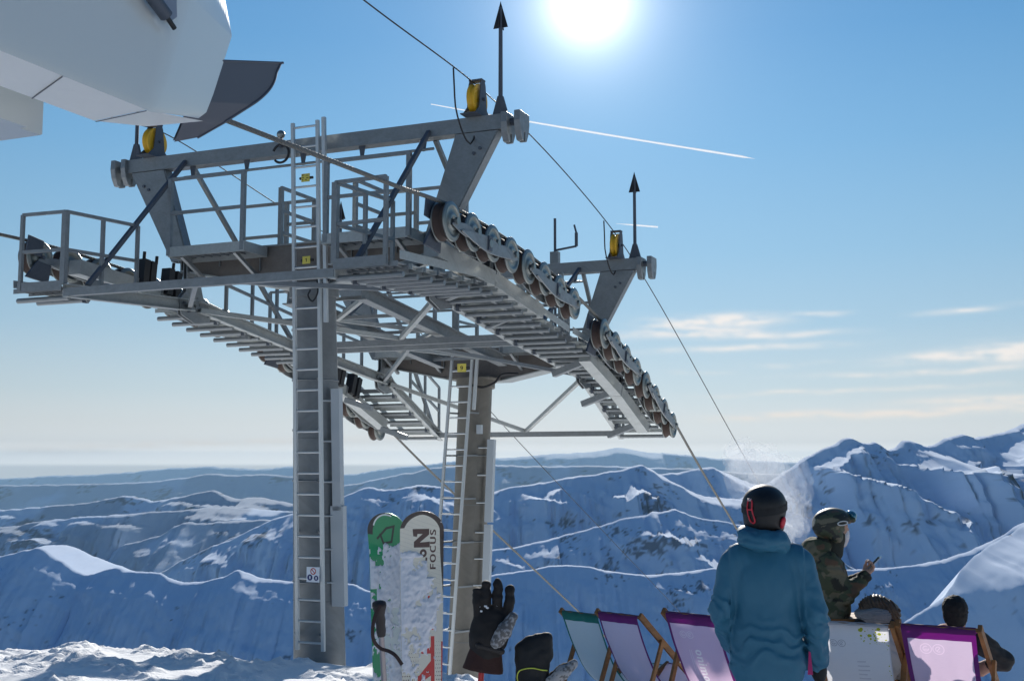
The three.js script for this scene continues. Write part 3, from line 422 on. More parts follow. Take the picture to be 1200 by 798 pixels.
  // cable trays on the side
  const ty = o.tray; ty.forEach(([h0, h1, wd]) => { const c0 = onCol(h0 - colBot[1]), c1 = onCol(h1 - colBot[1]), k = V3(.42, 0, .13); mesh('cable_tray', metreUV([beam(c0.clone().add(k), c1.clone().add(k), wd ?? .13, .10, ez)].map((g) => g)[0]), trayWhite, t); const n2 = 3; for (let i = 0; i < n2; i++) { const p = c0.clone().lerp(c1, (i + .3) / n2); mesh('tray_arm', rod(p.clone().add(V3(.22, 0, .25)), p.clone().add(V3(.37, 0, .16)), .014, 6), aluminium, t); } });
  // number sign on the ladder
  o.signs.forEach(([w, txt, size]) => {
    const p = lv(w - colBot[1]).add(V3(.03, 0, .05)), m = new THREE.MeshStandardMaterial({ roughness: .5, map: canvasTex(128, 128, (x, cw) => { x.fillStyle = '#cdbf55'; x.fillRect(0, 0, cw, cw); x.fillStyle = '#1c1a12'; if (txt === '#') { for (const [a1, b1, c1, d1] of [[14, 18, 16, 16], [16, 52, 20, 18], [14, 88, 14, 16], [78, 64, 34, 12], [60, 92, 26, 12], [70, 26, 36, 8]]) x.fillRect(a1, b1, c1, d1); x.fillStyle = '#7a1d16'; x.fillRect(12, 8, 40, 8); } else { x.font = 'bold 84px sans-serif'; x.textAlign = 'center'; x.fillText(txt, 64, 96); } }) });
    const g = new THREE.BoxGeometry(size, size * .86, .012); g.translate(p.x, p.y, p.z); mesh('number_sign', g, m, t);
    mesh('sign_clamp', rod(p.clone().add(V3(-size * .8, 0, -.02)), p.clone().add(V3(size * .8, 0, -.02)), .02, 8), black, t);
  });
  // platforms beside the crossarm, with guard frames
  for (const s of [-1, 1]) {
    const pf = sub('platform', t), z0 = cz + .24, z1 = cz + .80, y = W(3.0) - colBot[1], add = (n, g, m = galvanised) => mesh(n, metreUV(merged(g), .9), m, pf), xa = s * .62, xb = s * 1.92;
    for (const z of [z0 + .02, z1]) add('edge_beam', beam(V3(xa, y, z), V3(xb, y, z), .012, .14), paleSteel);
    for (const x of [xa, xb]) add('edge_beam', beam(V3(x, y, z0 + .03), V3(x, y, z1 - .01), .012, .14), paleSteel);
    for (let i = 0; i < 14; i++) { const z = lerp(z0 + .05, z1 - .04, i / 13); add('grating_bar', beam(V3(xa + s * .01, y + .02, z), V3(xb - s * .01, y + .02, z), .012, .035)); }
    for (let i = 0; i < 9; i++) { const x = lerp(xa, xb, (i + .5) / 9); add('grating_bar', beam(V3(x, y + .0, z0 + .03), V3(x, y + .0, z1 - .01), .01, .02)); }
    for (const x of [xa + s * .2, xb - s * .2]) add('knee_brace', beam(V3(x, y - .06, z1 - .05), V3(x, y - .32, z0 - .02), .05, .05));
    const post = (x, z, h) => add('guard_post', beam(V3(x, y - .05, z), V3(x, y + h, z), .06, .06, ez)), bar = (x0, z0_, x1, z1_, h) => add('guard_bar', beam(V3(x0, y + h, z0_), V3(x1, y + h, z1_), .04, .045));
    post(xa + s * .05, z1 - .02, 1.06); post(xb, z1 - .02, 1.06); for (const h of [1.05, .56]) bar(xa + s * .05, z1 - .02, xb, z1 - .02, h);
    const zb = cz - .95; for (const h of [1.0, .66, .34]) { bar(xa, zb, xa + s * .5, zb, h); bar(xa, z0 - .3, xa, zb, h); }
    post(xa, zb, 1.0); post(xa + s * .5, zb, 1.0); post(xa, z0 - .3, 1.0); for (const h of [1.0, .5]) bar(xa + s * .5, zb, xb, zb, h); post(xb, zb, 1.0);
    add('back_deck', [beam(V3(xa, y - .02, cz - .62), V3(xb, y - .02, cz - .62), .72, .03)], paleSteel);
  }
  o.extra?.(t, Q, part);
  return t;
}
const sheavesA = [...Array(8)].map((_, i) => -1.8 + i * .585), sheavesB = [...Array(8)].map((_, i) => 3.68 + i * .557);
const upperTower = liftTower({
  v0: 0, dw: 0, colR: [.298, .375], colTop: [.29, 2.47], colBot: [.66, -2.70], colMat: columnSteel, webMat: flareBrownSteel, sheaves: sheavesA, ends: [-2.42, 2.98], breakV: .18, breakW: [2.20, 2.32, 1.93],
  label: 'grey steel lift tower with a tall ladder, station side of the pair', ladderU: [.30, .17], ladderV: [-.12, -.28], ladderTop: 4.72, tray: [[1.05, -.62], [-.56, -1.92, .2]], signs: [[3.92, '#', .13], [2.78, '1', .12]], railStop: [[-.6, .75]],
  extra(t, Q, part) {
    // longitudinal girders to the lower tower, with cross bracing
    const I = [-.62, .62]; for (const u of I) part('link_girder', ibeam(Q(u, .55, 2.42), Q(u, 5.55, 1.86), .16, .2), galvanised);
    const A = [.7, 1.8, 2.9, 4.0, 5.1]; const w = (v) => lerp(2.42, 1.86, (v - .55) / 5);
    for (let i = 0; i + 1 < A.length; i++) part('link_brace', beam(Q(i % 2 ? -.55 : .55, A[i], w(A[i]) - .05), Q(i % 2 ? .55 : -.55, A[i + 1], w(A[i + 1]) - .05), .06, .06), paleSteel);
    for (const v of A) part('link_strut', beam(Q(-.55, v, w(v) - .03), Q(.55, v, w(v) - .03), .05, .05), galvanised);
    // lamp and coil of cable on the gantry beam
    const c = Q(-.32, -.14, 4.45); part('lamp_bracket', rod(c, c.clone().add(V3(0, .14, 0)), .03, 8), darkSteel); part('round_lamp', new THREE.SphereGeometry(.06, 16, 10).translate(c.x, c.y + .18, c.z), discSteel);
    part('cable_coil', new THREE.TorusGeometry(.13, .018, 8, 30, 5.2).rotateZ(-2.4).translate(c.x + .02, c.y - .1, c.z + .02), black);
    part('column_cable', tubeThrough([Q(.72, -.06, 2.78), Q(.66, -.2, 2.58), Q(.5, -.2, 2.48), Q(.35, -.12, 2.47)], .018, 30), black);
    part('cable_loop', tubeThrough([Q(.42, -.3, 2.5), Q(.44, -.32, 2.3), Q(.37, -.33, 2.2), Q(.30, -.33, 2.28), Q(.33, -.32, 2.36)], .012, 40), black);
    // small safety notice low on the ladder
    const p = Q(.36, -.18, -1.45), m = new THREE.MeshStandardMaterial({ roughness: .5, map: canvasTex(128, 128, (x) => { x.fillStyle = '#dfe4ea'; x.fillRect(0, 0, 128, 128); x.strokeStyle = '#b5322c'; x.lineWidth = 8; x.beginPath(); x.arc(66, 36, 24, 0, 7); x.moveTo(50, 20); x.lineTo(82, 52); x.stroke(); x.fillStyle = '#24306a'; x.beginPath(); x.arc(34, 88, 26, 0, 7); x.fill(); x.beginPath(); x.arc(96, 92, 22, 0, 7); x.fill(); x.fillStyle = '#dfe4ea'; x.fillRect(28, 76, 12, 24); x.fillRect(90, 82, 12, 20); }) });
    const g = new THREE.BoxGeometry(.2, .2, .01); g.translate(p.x, p.y, p.z); mesh('safety_notice', g, m, t);
  },
});
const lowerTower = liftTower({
  v0: 5.888, dw: -.954, colR: [.305, .30], colTop: [5.73, 1.52], colBot: [5.16, -4.0], colMat: glareTintSteel, webMat: flareBrownSteel, sheaves: sheavesB, ends: [3.14, 8.24], breakV: 5.95, breakW: [1.93, 1.60, .58],
  label: 'steel lift tower, its column tinted brown for sun glare, on the valley side, behind the skis', ladderU: [-.19, -.03], ladderV: [4.66, 5.24], ladderTop: 2.05, rungStop: 1.9, tray: [[.45, -1.0], [-1.04, -2.4]], signs: [[1.72, '9', .17]], railStop: [[5.4, 6.6]],
  extra(t, Q, part) {
    part('column_cable', tubeThrough([Q(.9, 5.6, 1.62), Q(.62, 5.5, 1.6), Q(.5, 5.45, 1.46), Q(.3, 5.38, 1.38), Q(.1, 5.36, 1.42)], .022, 30), black);
    const p = Q(.05, 5.36, .55); part('junction_box', beam(p.clone().add(V3(.2, 0, .0)), p.clone().add(V3(.2, .16, 0)), .09, .08, V3(0, 0, 1)), trayWhite);
    // wind gauge mast
    const w = Q(1.3, 6.4, 2.2); part('wind_gauge_mast', [rod(w, w.clone().add(V3(0, 2.35, 0)), .025), rod(w.clone().add(V3(0, 1.75, 0)), w.clone().add(V3(.42, 1.8, 0)), .02), rod(w.clone().add(V3(.42, 1.8, 0)), w.clone().add(V3(.42, 2.05, 0)), .03), rod(w.clone().add(V3(.42, 2.05, 0)), w.clone().add(V3(.38, 2.2, 0)), .018)], darkSteel);
    part('gauge_box', beam(w.clone().add(V3(0, 1.5, 0)), w.clone().add(V3(0, 1.72, 0)), .16, .12, V3(0, 0, 1)), galvanised);
    const n = Q(-.3, 4.8, -2.9), m = new THREE.MeshStandardMaterial({ roughness: .5, map: canvasTex(64, 64, (x) => { x.fillStyle = '#dfe4ea'; x.fillRect(0, 0, 64, 64); x.strokeStyle = '#b5322c'; x.lineWidth = 4; x.beginPath(); x.arc(36, 18, 11, 0, 7); x.stroke(); x.fillStyle = '#24306a'; x.beginPath(); x.arc(18, 45, 13, 0, 7); x.arc(48, 46, 11, 0, 7); x.fill(); }) });
    const g = new THREE.BoxGeometry(.2, .2, .01); g.translate(n.x, n.y, n.z); mesh('safety_notice', g, m, t);
  },
});

// ropes
function rope(name, label, cat, pts, r, mat, group, rep) { const curve = new THREE.CatmullRomCurve3(pts, false, 'centripetal'), L = curve.getLength(), g = new THREE.TubeGeometry(curve, Math.min(900, Math.ceil(L * 8)), r, 10); const uv = g.attributes.uv; for (let i = 0; i < uv.count; i++) uv.setX(i, uv.getX(i) * L * (rep ?? 2)); return tag(mesh(name, g, mat), label, cat, group); }
for (const s of [-1, 1]) {
  const pts = [], up = WHEEL_R - .02;
  for (const v of [-13, -10, -7, -4.5, -3]) pts.push(toWorld(s * ROPE_U, v, 3.0 + (v + 2) * (s > 0 ? .028 : .0) - (s > 0 ? .02 : .0)));
  for (let v = -1.8; v <= 7.6; v += .55) { const t = slopeAt(v) * rad; pts.push(toWorld(s * ROPE_U, v + up * Math.sin(t), wheelLine(v) + up * Math.cos(t))); }
  let v = 7.9, w = wheelLine(7.6) + up - .12; for (const q of [2, 5, 12, 30, 70, 150, 300]) { const dv = q; pts.push(toWorld(s * ROPE_U, 7.8 + dv, w - dv * (s > 0 ? .425 : .43))); }
  rope('haul_rope', s > 0 ? 'thick steel lift rope running from the station hood over the wheels' : 'thick steel lift rope over the wheels away from the station hood', 'rope', pts, .024, ropeSteel, null, 3);
  const c = s * 2.66, sig = s > 0 ? [[-14, 5.9], [-9, 5.35], [-3, 5.08], [0, 5.0], [2.5, 4.72], [5.9, 4.04], [8, 3.36], [15.4, .48], [40, -9], [120, -40]] : [[-12, 4.0], [-3, 4.75], [-.5, 4.97], [.2, 5.0], [3, 4.55], [5.9, 4.04], [8, 3.1], [12.3, 1.3], [16.6, -.4], [40, -9.5], [120, -41]];
  rope('signal_cable', s > 0 ? 'thin signal cable over the yellow pulleys on the station hood side' : 'thin signal cable over the yellow pulleys on the far side', 'cable', sig.map(([a, b]) => toWorld(c, a, b)), .009, black, null);
}
for (const [u, v, w] of [[2.66, -.72, 5.02], [2.66, 5.2, 4.17]]) { const a = toWorld(u, v, w), b = toWorld(u, v + .55, w - .85), q = toWorld(u - .02, v + .12, w - .5); const k = rope('hanging_cable', v < 0 ? 'loose black cable drooping from the signal line at the upper pulley' : 'loose black cable drooping from the signal line at the lower pulley', 'cable', [a, toWorld(u, v + .03, w - .25), q, toWorld(u, v + .35, w - .82), b, toWorld(u, v + .75, w - .45)], .011, black); }
// ---------------------------------------------------------------- the top station's fairing
{
  const org = toWorld(3.3, -9.5, 0); org.y = 0;
  const st = thing('lift_station', 'white fairing of the lift station with a dark rope hood', 'station', org.toArray(), LINE_TURN);
  const Q = (u, v, w) => V3(u - 3.3, w + EYE, -(v + 9.5));
  const shell = new THREE.MeshPhysicalMaterial({ color: rgb(.60, .63, .62), roughness: .32, metalness: 0, clearcoat: .6, clearcoatRoughness: .15, roughnessMap: grime });
  const belly = new THREE.MeshPhysicalMaterial({ color: rgb(.84, .84, .80), roughness: .5, clearcoat: .25, clearcoatRoughness: .2, bumpMap: noiseTex(256, (x, y) => .5 + .5 * tileN(x, y, 3, 4, 3), false), bumpScale: .02 });  // paler than the shell: light thrown up by snow is put into this colour
  const quad = (p, n = 12) => { const [a, b, c, d] = p, P = [], I = [], U = []; for (let i = 0; i <= n; i++) for (let j = 0; j <= n; j++) { const q = a.clone().lerp(b, i / n).lerp(d.clone().lerp(c, i / n), j / n); P.push(q.x, q.y, q.z); U.push(q.z, q.x + q.y); } for (let i = 0; i < n; i++) for (let j = 0; j < n; j++) { const k = i * (n + 1) + j; I.push(k, k + n + 1, k + 1, k + 1, k + n + 1, k + n + 2); } const g = new THREE.BufferGeometry(); g.setAttribute('position', new THREE.Float32BufferAttribute(P, 3)); g.setAttribute('uv', new THREE.Float32BufferAttribute(U, 2)); g.setIndex(I); g.computeVertexNormals(); return g; };
  // outer side, swelling nose, belly, inner side and top; the corner between side and nose is rolled
  const side = [], roll = (f) => f; const S = (v, w) => Q(3.6, v, w);
  const cornerV = (w) => -7.44 + .34 * (w - 2.5);
  const ws = [2.47, 2.52, 2.7, 2.9, 3.1, 3.3, 3.44, 3.46, 3.7, 4.1, 4.6], outU = (w) => 3.6 - .02 * smooth(2.56, 2.46, w) - .12 * smooth(4.1, 4.6, w);
  const loft = (rings) => { const n = rings[0].length, P = [], U = [], I = []; rings.forEach((r) => r.forEach((q) => { P.push(q.x, q.y, q.z); U.push(q.z, q.y); })); for (let i = 0; i + 1 < rings.length; i++) for (let j = 0; j + 1 < n; j++) { const a = i * n + j, b = a + n; I.push(a, b, a + 1, a + 1, b, b + 1); } const g = new THREE.BufferGeometry(); g.setAttribute('position', new THREE.Float32BufferAttribute(P, 3)); g.setAttribute('uv', new THREE.Float32BufferAttribute(U, 2)); g.setIndex(I); g.computeVertexNormals(); return g; };
  const noseV = (w) => w < 3.45 ? lerp(-6.65, -6.27, (w - 2.5) / .95) : lerp(-6.27, -6.5, (w - 3.45) / .6), noseU = (w) => 3.375, lift = (w, t) => w < 2.72 ? lerp(w, w + (2.66 - 2.47) * 1 * (1 - (w - 2.47) / .25 * .9), t) : w;
  // side and nose are one pressed sheet with a rolled corner between them
  const sheet = ws.map((w) => { const r = [], c = cornerV(w), nv = noseV(w), nu = noseU(w), ou = outU(w); for (let i = 0; i <= 30; i++) r.push(Q(ou, lerp(-14, c - .12, i / 30), w)); for (let i = 1; i < 8; i++) { const t = i / 8, x = lerp(-.12, .12, t), y = -.5 * (ou - nu) / (nv - c) * .24 * t * t; r.push(Q(ou + y, c + x, lift(w, clamp(x / (nv - c))))); } for (let i = 1; i <= 12; i++) { const t = lerp(.12 / (nv - c), 1, i / 12); r.push(Q(lerp(ou, nu, t), lerp(c, nv, t), lift(w, t))); } return r; });
  mesh('side_panel', loft(sheet), shell, st);
  const front = ws.map((w) => [0, .25, .5, .75, 1].map((t) => Q(lerp(noseU(w), 2.9, t), noseV(w) + .03 * Math.sin(t * 3.1), lift(w, 1)))); 
  mesh('front_panel', loft(front.slice(4)), shell, st);
  mesh('belly_panel', quad([Q(3.585, -14, 2.468), Q(3.585, -8.3, 2.468), Q(2.98, -7.95, 2.50), Q(2.98, -14, 2.50)], 30), belly, st);
  mesh('belly_panel', quad([Q(3.585, -8.29, 2.468), Q(3.585, cornerV(2.47) - .05, 2.468), Q(2.98, -7.35, 2.50), Q(2.98, -7.945, 2.50)], 30), belly, st);
  mesh('belly_panel', quad([Q(3.583, cornerV(2.47) - .045, 2.468), Q(3.37, -6.60, 2.655), Q(2.95, -6.75, 2.62), Q(2.98, -7.345, 2.50)], 30), belly, st);
  mesh('seam', [beam(Q(3.58, -8.295, 2.462), Q(2.98, -7.948, 2.494), .006, .004), beam(Q(2.985, -7.34, 2.494), Q(3.58, cornerV(2.47) - .045, 2.462), .006, .004)], darkSteel, st);
  mesh('inner_panel', quad([Q(2.98, -14, 2.5), Q(2.98, -7.4, 2.52), Q(2.98, -7.4, 4.6), Q(2.98, -14, 4.6)], 4), shell, st);
  mesh('roof_panel', quad([Q(2.7, -14, 4.62), Q(2.7, -6.9, 4.62), Q(3.4, -7.0, 4.61), Q(3.4, -14, 4.61)], 4), shell, st);
  // gas spring and hinge plate of the maintenance flap
  const spring = sub('flap_strut', st); mesh('cylinder', rod(Q(3.68, -7.82, 3.36), Q(3.68, -7.44, 3.155), .05, 20), darkSteel, spring); mesh('piston_rod', rod(Q(3.68, -7.44, 3.155), Q(3.67, -7.335, 3.10), .018, 12), black, spring);
  mesh('hinge_plate', plate([[-.26, .36], [.07, .36], [.10, -.0], [.03, -.06], [-.06, .0]].map(([x, y]) => [x, y]), Q(3.615, -7.36, 3.22), V3(0, 0, -1), V3(0, 1, 0), .02, .004), new THREE.MeshStandardMaterial({ color: rgb(.26, .28, .33), roughness: .4, metalness: .3 }), st);
  // inner cover on the other side of the rope track
  const cov = (u0, u1, v0, v1, w0, w1, n) => { const g = new THREE.BoxGeometry(u1 - u0, w1 - w0, v1 - v0); const p = Q((u0 + u1) / 2, (v0 + v1) / 2, (w0 + w1) / 2); g.translate(p.x, p.y, p.z); return mesh(n, metreUV(g), shell, st); };
  cov(1.25, 2.28, -13, -7.3, 2.545, 3.2, 'inner_cover'); cov(1.2, 2.1, -7.27, -6.98, 2.585, 3.2, 'cover_end'); cov(1.26, 2.2, -7.302, -7.268, 2.6, 3.15, 'rubber_gasket').material = black; cov(1.22, 2.085, -6.979, -6.95, 2.60, 3.18, 'end_cap');
  // the dark hood that the rope leaves through: a flared trough
  const hoodM = new THREE.MeshStandardMaterial({ color: rgb(.085, .095, .12), roughness: .5, metalness: .15 });
  // outer wall curling under the rope
  const rings = []; const N = 18;
  for (let i = 0; i <= N; i++) { const t = i / N, r = []; for (let j = 0; j <= N; j++) { const f = j / N;
    // f: from the top edge of the outer wall down and round to the inner lip; t: from the fairing out along the rope
    const w = table([[0, lerp(3.10, 3.44, t)], [.55, lerp(2.80, 2.98, t)], [.8, lerp(2.66, 2.78, t)], [1, lerp(2.58, 2.66, t)]], f), u = table([[0, lerp(3.36, 3.40, t)], [.55, lerp(3.32, 3.34, t)], [.8, lerp(3.22, 3.24, t)], [1, lerp(2.95, 3.02, t)]], f);
    const reach = table([[0, -5.58], [.08, -5.62], [.2, -5.66], [.55, -5.93], [.8, -6.16], [1, -6.22]], f); r.push(Q(u, lerp(table([[0, -6.75], [.8, -6.65], [1, -6.42]], f), reach, t), w)); } rings.push(r); }
  const hood = sub('rope_hood', st); mesh('hood_shell', loft(rings), hoodM, hood);
  const rings2 = rings.map((r) => r.map((q) => q.clone().add(V3(-.015, .012, 0)))); mesh('hood_lining', loft(rings2), hoodM, hood);
  mesh('hood_edge', tubeThrough(rings[N], .012, 60, 6), hoodM, hood);
  mesh('hood_edge', tubeThrough(rings.map((r) => r[0]), .010, 30, 6), hoodM, hood);
}
// ---------------------------------------------------------------- deck chairs
const pine = new THREE.MeshStandardMaterial({ roughness: .6, map: noiseTex(256, (x, y) => { const g = tileN(x * .15, y, 22, 3, 4), n = .8 + .25 * g + .1 * tileN(x, y, 5, 8, 2); return [.66 * n, .44 * n, .22 * n]; }) });
const steelBolt = new THREE.MeshStandardMaterial({ color: rgb(.45, .45, .45), roughness: .4, metalness: .8 });
function deckChair(o) {
  const t = thing('deck_chair', o.label, 'deck chair', o.pos, -o.face * rad, 'deck chairs facing the valley');
  const w = .25, F = (x, f, y) => V3(x, y, -f);
  const A0 = [-.50, .92], A1 = [.62, -.03], B0 = [.46, .36], B1 = [-.42, -.02], C0 = [-.23, .69], C1 = [-.52, .05];
  for (const s of [-1, 1]) {
    mesh('back_rail', metreUV(beam(F(s * w, ...A0), F(s * w, ...A1), .026, .052)), pine, t);
    mesh('seat_rail', metreUV(beam(F(s * (w - .032), ...B0), F(s * (w - .032), ...B1), .026, .048)), pine, t);
    mesh('prop_strut', metreUV(beam(F(s * (w + .028), ...C0), F(s * (w + .028), ...C1), .022, .042)), pine, t);
    mesh('pivot_bolt', rod(F(s * (w - .05), .02, .475), F(s * (w + .02), .02, .475), .008, 8), steelBolt, t);
  }
  for (const [n, f, y, k] of [['top_bar', -.49, .905, w], ['front_bar', .45, .355, w - .03], ['foot_bar', .56, .03, w], ['foot_bar', -.38, .02, w - .03], ['prop_bar', -.5, .08, w + .03]]) mesh(n, rod(F(-k, f, y), F(k, f, y), .014, 10), pine, t);
  // the sling: hangs in a curve between top bar and front bar; wraps over the top bar
  const nu = 28, nv = 60, P = [], U = [], I = [], cr = new THREE.CatmullRomCurve3([V3(-.475, .885, 0), V3(-.49, .923, 0), V3(-.508, .905, 0), V3(-.47, .80, 0), V3(-.36, .58, 0), V3(-.22, .37, 0), V3(-.06, .235, 0), V3(.12, .20, 0), V3(.30, .26, 0), V3(.45, .372, 0), V3(.465, .35, 0)], false, 'centripetal'), W = w - .022;
  for (let j = 0; j <= nv; j++) { const p = cr.getPointAt(j / nv); for (let i = 0; i <= nu; i++) { const q = i / nu * 2 - 1, sag = .03 * (1 - q * q) * Math.sin(Math.PI * clamp((j / nv - .1) / .85)), wr = .004 * noise(q * 3 + o.seed * 5, j * .12, o.seed); const v = F(q * W * (1 - .05 * Math.sin(Math.PI * j / nv)), p.x - sag * .6 + wr, p.y - sag * .7 + wr); P.push(v.x, v.y, v.z); U.push(i / nu, 1 - j / nv); } }
  for (let j = 0; j < nv; j++) for (let i = 0; i < nu; i++) { const a = j * (nu + 1) + i, b = a + nu + 1; I.push(a, b, a + 1, a + 1, b, b + 1); }
  const g = new THREE.BufferGeometry(); g.setAttribute('position', new THREE.Float32BufferAttribute(P, 3)); g.setAttribute('uv', new THREE.Float32BufferAttribute(U, 2)); g.setIndex(I); g.computeVertexNormals();
  const weave = noiseTex(64, (x, y) => .5 + .25 * Math.sin(x * 2 * Math.PI * 16) * Math.sin(y * 2 * Math.PI * 16), false);
  const m = new THREE.MeshPhysicalMaterial({ map: canvasTex(512, 1740, o.draw), roughness: .95, transmission: o.through ?? .5, thickness: 0, side: THREE.DoubleSide });
  const s = mesh('sling', g, m, t); s.userData.label = o.sling; return t;
}
const trim = (x, c, field, top = 168, side = 26) => { x.fillStyle = c; x.fillRect(0, 0, 512, 1740); x.fillStyle = field; x.fillRect(side, top, 512 - 2 * side, 1740 - top - 60); const r = rng(5); for (let i = 0; i < 2500; i++) { x.fillStyle = `rgba(${r() > .5 ? '255,255,255' : '90,90,120'},.03)`; x.fillRect(r() * 512, top + r() * 1600, 3 + r() * 40, 2); } };
const icons = (x, cx, cy, k, col) => { x.strokeStyle = col; x.lineWidth = 5 * k; for (const s of [-1, 1]) { x.beginPath(); x.arc(cx + s * 34 * k, cy, 30 * k, 0, 7); x.stroke(); x.beginPath(); x.arc(cx + s * 34 * k, cy, 15 * k, s > 0 ? 1 : 0, 5.2); x.stroke(); } x.beginPath(); x.moveTo(cx - 44 * k, cy + 4 * k); x.lineTo(cx - 24 * k, cy + 4 * k); x.moveTo(cx + 26 * k, cy + 10 * k); x.lineTo(cx + 44 * k, cy - 12 * k); x.stroke(); };
const chairAt = (px, py, depth, face) => { const p = at(px, py, depth); return [p.x + .49 * Math.sin(face * rad), p.y - .93, p.z - .49 * Math.cos(face * rad)]; };
deckChair({ seed: 1, face: 46, pos: chairAt(681, 716, 10.9, 46), label: 'deck chair with a teal edged pale sling', sling: 'pale grey sling with a teal hem', draw: (x) => trim(x, '#0e7468', '#d0dde0', 168, 20) });
deckChair({ seed: 2, face: 46, pos: chairAt(725, 717, 10.4, 46), label: 'purple edged deck chair right beside the teal one', sling: 'pale lilac sling with a purple hem', draw: (x) => trim(x, '#6a0d6e', '#d8cce2', 168, 20) });
deckChair({ seed: 3, face: 42, pos: chairAt(812, 717, 8.6, 42), label: 'purple edged deck chair with white lettering behind the blue jacket', sling: 'pink sling with white lettering and round icons', draw: (x) => { trim(x, '#6a0d6e', '#e2c6e3', 168, 22); icons(x, 165, 262, 1.0, '#f4e6f4'); x.save(); x.translate(210, 390); x.rotate(Math.PI / 2); x.fillStyle = '#fbf3fb'; x.font = 'bold 104px sans-serif'; x.fillText('onimo', 0, 0); x.font = '28px sans-serif'; x.fillStyle = 'rgba(251,243,251,.55)'; x.fillRect(10, 34, 250, 7); x.fillRect(10, 54, 210, 7); x.restore(); } });
deckChair({ seed: 4, face: 29, pos: chairAt(1000, 727, 7.75, 29), label: 'white deck chair with yellow green paint spots, behind the long haired sitter', sling: 'white sling stained with yellow green spots', draw: (x) => { trim(x, '#cfd0d8', '#e6e7ec', 90, 8); const r = rng(11); x.fillStyle = '#a9b21c'; for (let i = 0; i < 46; i++) { const s = 2 + r() * r() * 15; x.beginPath(); x.ellipse(300 + r() * 190, 100 + r() * 130, s, s * (.5 + r() * .7), 0, 0, 7); x.fill(); } for (let i = 0; i < 16; i++) { x.beginPath(); x.arc(488 + r() * 16, 200 + r() * 500, 1 + r() * 5, 0, 7); x.fill(); } icons(x, 130, 240, .9, 'rgba(120,120,135,.5)'); x.fillStyle = 'rgba(110,110,130,.22)'; for (let i = 0; i < 6; i++) x.fillRect(260, 380 + i * 36, 60 + 30 * r(), 10); } });
deckChair({ seed: 5, face: 32, pos: chairAt(1100, 731, 7.5, 32), label: 'purple edged deck chair that the man in black leans back in', sling: 'pale pink sling with a purple hem and outlined icons', draw: (x) => { trim(x, '#6d0f72', '#dcc6df', 175, 34); icons(x, 200, 250, 1.3, '#f0d8f0'); } });

